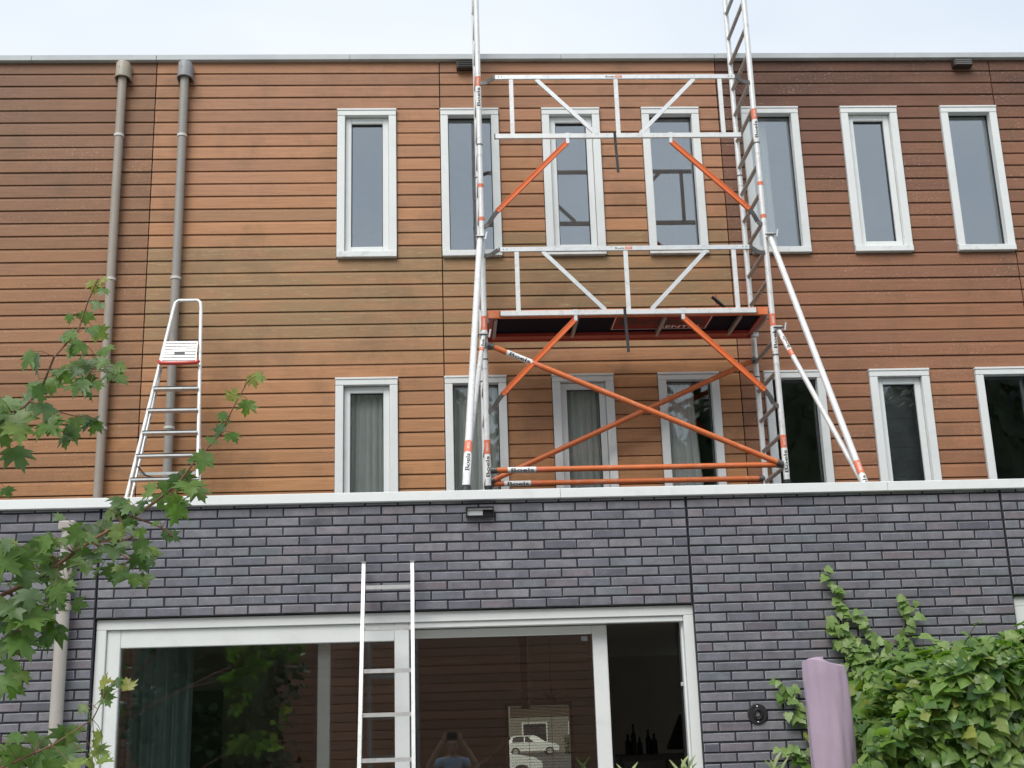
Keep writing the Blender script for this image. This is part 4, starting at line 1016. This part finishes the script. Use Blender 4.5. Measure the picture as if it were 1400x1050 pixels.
# ---------------------------------------------------------------- living room seen through the glass
t = curtain(-2.12, -1.68, .42, .06, 2.5, 'dark teal curtain at the left end of the sliding door', 'curtain_teal', 6, .035)
tv = thing('television', (-2.05, 3.0, .05), 'black television panel behind the teal curtain', 'television')
MB().box(-2.45, -1.93, 3.0, 3.05, 1.0, 2.03, .01).build('screen', 'furniture_dark', tv); MB().box(-2.4, -2.0, 2.9, 3.2, .05, .95, .01).build('stand', 'furniture_dark', tv)
sb = thing('sideboard', (2.0, 5.2, .05), 'grey sideboard seen through the open door gap', 'sideboard')
MB().box(1.68, 2.6, 5.0, 5.5, .06, 1.36, .01).build('carcass', 'furniture_grey', sb)
for x in (1.71, 2.16): MB().box(x, x+.42, 4.985, 4.999, .12, 1.3, .004).build('cupboard_door', 'hopper_grey', sb)
for i, (x, h, r) in enumerate(((1.79, .20, .032), (1.85, .30, .028), (1.91, .17, .03), (2.0, .24, .03), (2.06, .2, .035))):
    o = MB().lathe([(0, 0), (r, 0), (r, h*.62), (r*.4, h*.75), (r*.4, h), (0, h)], (x, 5.2, 1.361), 12).build('bottle', 'furniture_dark')
    tag(o, ['short dark jar, first on the sideboard from the left', 'tall dark bottle on the sideboard', 'shortest dark jar on the sideboard', 'dark bottle second from the right on the sideboard', 'wide dark bottle, rightmost on the sideboard'][i], 'bottle', 'bottles on the sideboard')
o = MB().lathe([(.02, .34), (.05, .34), (.20, .02), (.19, .0), (.02, .3)], (2.38, 5.2, 1.40), 20); o.tube([(2.38, 5.2, 1.361), (2.38, 5.2, 1.72)], .012, 8)
tag(o.build('table_lamp', 'furniture_dark'), 'dark cone-shaped lamp on the sideboard', 'lamp')
star = MB(); pl = []
for k in range(10):
    g = math.pi/2 + k*math.pi/5; r_ = .085 if k % 2 == 0 else .035; pl.append((.93 + r_*math.cos(g), 1.93 + r_*math.sin(g)))
star.prism(pl, 4.0, 4.02).tube([(.93, 4.01, 2.01), (.93, 4.01, 2.55)], .002, 5)
tag(star.build('star_ornament', 'furniture_dark'), 'small dark star hanging inside the sliding door', 'ornament')
rl = thing('stair_rail', (.24, 4.0, .05), 'thin grey handrail slanting up inside the sliding door', 'handrail')
MB().tube([(-.1, 4.0, 1.05), (.243, 4.0, 1.333), (.532, 4.0, 1.57)], .017, 8).build('rail', 'rung_grey', rl)
for x, z in ((-.05, 1.09), (.50, 1.54)): MB().tube([(x, 4.0, .05), (x, 4.0, z)], .012, 8).build('baluster', 'rung_grey', rl)
gp = thing('glass_partition', (.55, 4.05, .05), 'dark steel framed glass partition inside the sliding door', 'partition')
MB().box(.650, .718, 4.03, 4.07, 1.82, 2.55).build('post', 'furniture_dark', gp); MB().box(.7185, .732, 4.03, 4.06, 1.82, 2.55).build('edge', 'pipe_pale', gp)
MB().box(.55, .98, 4.01, 4.029, 1.985, 1.995).build('rail', 'rung_grey', gp)
fwn = thing('street_window', (1.14, 9.0, .85), 'bright far window of the living room with a raised wooden blind', 'window')
MB().box(.70, .742, 8.97, 9.1, .31, 1.99).box(1.543, 1.585, 8.97, 9.1, .31, 1.99).box(.742, 1.543, 8.97, 9.1, 1.948, 1.99).box(.742, 1.543, 8.9, 9.1, .31, .352).build('frame', 'furniture_grey', fwn)
for k in range(8): MB().box(.76, 1.525, 8.86+.002*k, 8.90+.002*k, 1.80+.018*k, 1.8125+.018*k).build('slat', 'blind_wood', fwn)
for k in range(18): MB().box(.76, 1.525, 8.86, 8.885, 1.795-.035*(k+1), 1.799-.035*(k+1)).build('slat', 'curtain_pale', fwn)
MB().box(.743, 1.542, 9.03, 9.036, .353, 1.947).build('pane', 'glass_far', fwn)
for x in (1.0, 1.3): MB().tube([(x, 8.89, 1.14), (x, 8.89, 1.94)], .003, 5).build('cord', 'blind_wood', fwn)
# street beyond
def car(x, y, label, rz=0.0):
    t = thing('parked_car', (x, y, 0), label, 'car', 'white cars parked beyond the house')
    prof = [(-1.95, .32), (-2.0, .62), (-1.93, .85), (-1.75, .93), (-1.60, 1.36), (-1.2, 1.45), (.1, 1.45), (.35, 1.38), (1.0, .95), (1.75, .82), (1.97, .62), (1.95, .32)]
    mb = MB(); n = len(prof); vs = []
    for w, sh in ((-.83, 0), (-.70, 1), (.70, 1), (.83, 0)):
        for a, b in prof:
            top_ = b > 1.0
            vs.append((a, (-.66 if w < 0 else .66) if top_ else w if sh == 0 else w*1.0, b if sh or not top_ else b-.03))
    fs = [tuple(range(n))[::-1], tuple(range(3*n, 4*n))] + [(k*n+i, k*n+(i+1) % n, (k+1)*n+(i+1) % n, (k+1)*n+i) for k in range(3) for i in range(n)]
    mb.add(vs, fs); mb.v = [(x+a, y+b, c) for a, b, c in mb.v]; mb.build('body', 'car_white', t)
    for s in (-1, 1):
        yy = y + s*.70
        for poly in ([(-1.50, .97), (-1.42, 1.30), (-1.15, 1.38), (-.62, 1.38), (-.62, .97)], [(-.54, .97), (-.54, 1.38), (.08, 1.38), (.28, 1.33), (.80, .97)]):
            vs = []
            for a, b in poly: vs.append((a, b))
            q = MB()
            q.add([(x+a, y+s*(.835-(b-.93)*.36), b) for a, b in vs] + [(x+a, y+s*(.82-(b-.93)*.36), b) for a, b in vs], [tuple(range(len(vs))), tuple(range(2*len(vs)-1, len(vs)-1, -1))] + [(i, i+len(vs), (i+1) % len(vs)+len(vs), (i+1) % len(vs)) for i in range(len(vs))])
            q.build('side_window', 'car_glass', t)
        for a in (-1.25, 1.27):
            w = MB().tube([(x+a, y+s*.66, .31), (x+a, y+s*.86, .31)], .31, 20).build('wheel', 'tyre', t)
            MB().tube([(x+a, y+s*.855, .31), (x+a, y+s*.868, .31)], .20, 16).build('rim', 'rim', w)
        MB().box(x+1.86, x+1.95, y+s*.55-.13, y+s*.55+.13, .60, .72, .01).build('headlight', 'alu', t)
        MB().box(x-2.0, x-1.93, y+s*.62-.1, y+s*.62+.1, .62, .8, .01).build('tail_light', 'paint_red', t)
    return t
car(5.9, 89, 'white hatchback seen side-on through the far window')
car(1.0, 36, 'nearer white car, only its bonnet showing in the far window')
hd = thing('hedge', (10.6, 91, 0), 'clipped green hedge seen through the far window', 'hedge')
hm_ = LeafMass()
for k in range(1400):
    p = Vector((U_(8.6, 13), 90 + U_(0, .5), U_(.0, 1.3))); hm_.add('i1', p, (U_(-1, 1), -.5, U_(-1, .5)), (U_(-.5, .5), -1, U_(0, 1)), U_(.2, .34))
hm_.build('foliage', 'leaf_bush', hd)
MB().box(8.7, 13, 90.3, 91.2, 0, 1.2).build('core', 'leaf_bush', hd)
sh_ = thing('street_house', (7, 104, 0), 'pale terraced house front across the street beyond the far window', 'house')
MB().box(-16, 30, 104, 110, 0, 9).build('wall', 'render_pale', sh_)
for x in range(-14, 29, 4):
    for z in (.8, 4.2):
        f = MB().box(x, x+2.2, 103.9, 103.98, z, z+1.7).build('window', 'white_paint', sh_); MB().box(x+.12, x+2.08, 103.86, 103.895, z+.12, z+1.58).build('pane', 'car_glass', f)

# ---------------------------------------------------------------- the opposite house (seen only as a reflection)
oh = thing('opposite_house', (0, -11.1, 0), 'brown timber clad wall mirrored in the sliding door glass', 'house')
YO = -11.0
MB().box(-7, 7, YO-.5, YO-.0245, 0, 5.4).build('sheathing', 'felt', oh)
for k in range(41):
    for a, b in ((-7, -1.4), (-1.4, 3.0), (3.0, 7)):
        plank(oh, a+.004, b-.004, 5.37-(k+1)*PITCHZ, PITCHZ, 'wood_back', YO, True)
MB().box(-7.05, 7.05, YO-.5, YO+.05, 5.38, 5.45).build('roof_trim', 'roof_trim_metal', oh)

def lump(c, rad, nu=24, nv=16):
    mb = MB(); vs = []; fs = []; mb.smooth = True
    for j in range(nv+1):
        ph = math.pi*j/nv
        for i in range(nu):
            th = 2*math.pi*i/nu; d = Vector((math.sin(ph)*math.cos(th), math.sin(ph)*math.sin(th), math.cos(ph)))
            k = 1 + .10*math.sin(d.x*7+c.x) + .08*math.sin(d.z*9+d.y*5+c.x)
            vs.append((c.x+d.x*rad[0]*k, c.y+d.y*rad[1]*k, c.z+d.z*rad[2]*k))
    for j in range(nv):
        for i in range(nu): fs.append((j*nu+i, j*nu+(i+1) % nu, (j+1)*nu+(i+1) % nu, (j+1)*nu+i))
    return mb.add(vs, fs)
lump(Vector((-2.55, -5.4, 2.0)), (.78, .6, 1.4)).build('inner_foliage', 'leaf_bush', bs_)
# tall trees behind the opposite house, mirrored in the lower panes
for i, (x, y, h, r_) in enumerate(((-7, -19, 12.2, 3.1), (-1.5, -18, 12.4, 3.1), (4, -19, 12.3, 3.2), (9, -18, 12.6, 3.1), (14.5, -19, 12.4, 3.2))):
    tt_ = thing('garden_tree', (x, y, 0), ['leftmost', 'second from the left', 'middle', 'second from the right', 'rightmost'][i] + ' of five tall dark trees behind the mirrored timber wall', 'tree', 'tall trees mirrored in the lower windows')
    MB().tube([(x, y, 0), (x+.1, y, h*.4), (x-.1, y+.1, h*.9)], [.22, .15, .03], 9).build('trunk', 'bark', tt_)
    tl_ = LeafMass()
    for k in range(5200):
        g = Vector((rnd.gauss(0, 1), rnd.gauss(0, 1), rnd.gauss(0, 1))).normalized()*U_(.5, 1)
        p = Vector((x + g.x*r_*(1+.15*math.sin(k*.7)), y + g.y*r_*.8, h*.56 + g.z*h*.44))
        tl_.add('g0', p, (U_(-1, 1), U_(-1, 1), -U_(0, 1)), (g.x+U_(-.5, .5), g.y+U_(-.5, .5), .8), U_(.17, .36))
    tl_.build('crown', 'leaf_bush', tt_)
    lump(Vector((x, y, h*.56)), (r_*.86, r_*.7, h*.40)).build('inner_crown', 'leaf_bush', tt_)  # solid lump added inside the crown to block sky between leaves

# ---------------------------------------------------------------- the photographer, behind the camera, mirrored in the glass
pe = thing('person', (.0, -8.45, 0), 'person in a pale blue t-shirt holding up a phone, mirrored in the door glass', 'person')
J = {'pel': (0, 0, .92, .15, .11), 'waist': (0, .01, 1.06, .135, .10), 'chest': (0, .0, 1.19, .155, .105), 'shou': (0, -.01, 1.29, .12, .075), 'neck': (0, 0, 1.355, .052, .05), 'head': (0, .03, 1.41, .05, .05)}
E_ = [('pel', 'waist'), ('waist', 'chest'), ('chest', 'shou'), ('shou', 'neck'), ('neck', 'head')]
for s, q in ((-1, 'l'), (1, 'r')):
    J.update({q+'sh': (s*.165, 0, 1.285, .06, .055), q+'el': (s*.315, .15, 1.20, .050, .048), q+'fo': (s*.215, .25, 1.38, .042, .040), q+'wr': (s*.115, .325, 1.545, .030, .028),
              q+'hip': (s*.09, 0, .86, .088, .085), q+'kn': (s*.10, .02, .47, .055, .055), q+'an': (s*.105, 0, .09, .036, .038), q+'to': (s*.12, .15, .035, .035, .028)})
    E_ += [('shou', q+'sh'), (q+'sh', q+'el'), (q+'el', q+'fo'), (q+'fo', q+'wr'), ('pel', q+'hip'), (q+'hip', q+'kn'), (q+'kn', q+'an'), (q+'an', q+'to')]
names = list(J); me = bpy.data.meshes.new('body'); me.from_pydata([J[k][:3] for k in names], [(names.index(a), names.index(b)) for a, b in E_], [])
bo = bpy.data.objects.new('body', me); col.objects.link(bo)
md = bo.modifiers.new('skin', 'SKIN'); sv = me.skin_vertices[0].data
for i, k in enumerate(names): sv[i].radius = J[k][3:5]; sv[i].use_root = (k == 'pel')
ms = bo.modifiers.new('sub', 'SUBSURF'); ms.levels = 2; ms.render_levels = 2
dg = bpy.context.evaluated_depsgraph_get(); dg.update()
bme = bpy.data.meshes.new_from_object(bo.evaluated_get(dg)); bpy.data.objects.remove(bo)
for k in ('skin', 'shirt', 'trousers', 'black_rubber'): bme.materials.append(M[k])
for p in bme.polygons:
    p.use_smooth = True; c = p.center
    arm = abs(c.x) > .225 or c.y > .12
    p.material_index = 3 if c.z < .07 else 2 if c.z < .95 else 1 if (c.z < 1.335 and not arm and abs(c.x) < .235 and c.y < .12) else 0
link('body', bme, wpos(pe), pe)
H = Vector((0, -8.41, 1.478))
hd_ = MB(); hd_.smooth = True
vs = []; fs = []; nu, nv = 20, 14
for j in range(nv+1):
    ph = math.pi*j/nv
    for i in range(nu):
        th = 2*math.pi*i/nu; x, y, z = math.sin(ph)*math.cos(th), math.sin(ph)*math.sin(th), math.cos(ph)
        jaw = 1 - .22*max(0, -z); nose = .018*math.exp(-((x*4)**2 + ((z+.12)*5)**2)) if y > 0 else 0
        brow = .004*math.exp(-((z-.18)*8)**2) if y > 0 else 0
        vs.append((H.x + x*.073*jaw, H.y + y*.092 + nose + brow, H.z + z*.112))
for j in range(nv):
    for i in range(nu): fs.append((j*nu+i, j*nu+(i+1) % nu, (j+1)*nu+(i+1) % nu, (j+1)*nu+i))
hd_.add(vs, fs); head = hd_.build('head', 'skin', pe)
hr_ = MB(); hr_.smooth = True; vs = [(H.x+(a-H.x)*1.06, H.y-.008+(b-H.y)*1.06, H.z+.006+(c-H.z)*1.06) for a, b, c in vs]
hr_.add(vs, [f for f in fs if sum(vs[i][2] for i in f)/4 > H.z+.050 or (abs(sum(vs[i][0] for i in f)/4 - H.x) > .066 and sum(vs[i][2] for i in f)/4 > H.z+.02) or (sum(vs[i][1] for i in f)/4 < H.y-.015 and sum(vs[i][2] for i in f)/4 > H.z-.05)]); hr_.build('hair', 'hair', head)
for s in (-1, 1):
    MB().lathe([(.024*math.cos(a)+.0, .012*math.sin(a)) for a in (-1.2, -.6, 0, .6, 1.2)], (H.x+s*.074, H.y-.005, H.z-.01), 10).build('ear', 'skin', head)
    MB().tube([(H.x+s*.031+.024*math.cos(g), H.y+.093, H.z+.012+.018*math.sin(g)) for g in [2*math.pi*k/14 for k in range(15)]], .0045, 5).build('glasses', 'hair', head)
    MB().lathe([(0, .004), (.009, .0)], (H.x+s*.031, H.y+.084, H.z+.012), 10, 'y').build('eye', 'hair', head)
MB().box(H.x-.024, H.x+.024, H.y+.081, H.y+.089, H.z-.060, H.z-.052, .003).build('mouth', 'paint_red', head)
ph_ = MB().box(-.082, .082, -8.094, -8.085, 1.565, 1.641, .003).build('phone', 'furniture_dark')
tag(ph_, 'dark phone held up by the mirrored person', 'phone')
for s in (-1, 1):
    W = Vector((s*.105, -8.45+.325, 1.545)); hb = MB()
    hb.tube([W, W + Vector((-s*.004, .012, .03)), W + Vector((-s*.010, .018, .065))], [.024, .030, .024], 10)
    for k, L in enumerate((.070, .078, .074, .060)):
        b0 = W + Vector((-s*(.002+.002*k), .012, .078 - k*.019)); b1 = b0 + Vector((-s*.004, .026, .008)); b2 = b1 + Vector((-s*L*.4, .004, .002)); 
        hb.tube([b0, b1, b2], [.0095, .0088, .0075], 8)
    hb.tube([W + Vector((-s*.012, .0, .018)), W + Vector((-s*.030, -.002, .034)), W + Vector((-s*.046, .012, .050))], [.012, .0105, .008], 8)
    hb.build('hand', 'skin', pe)
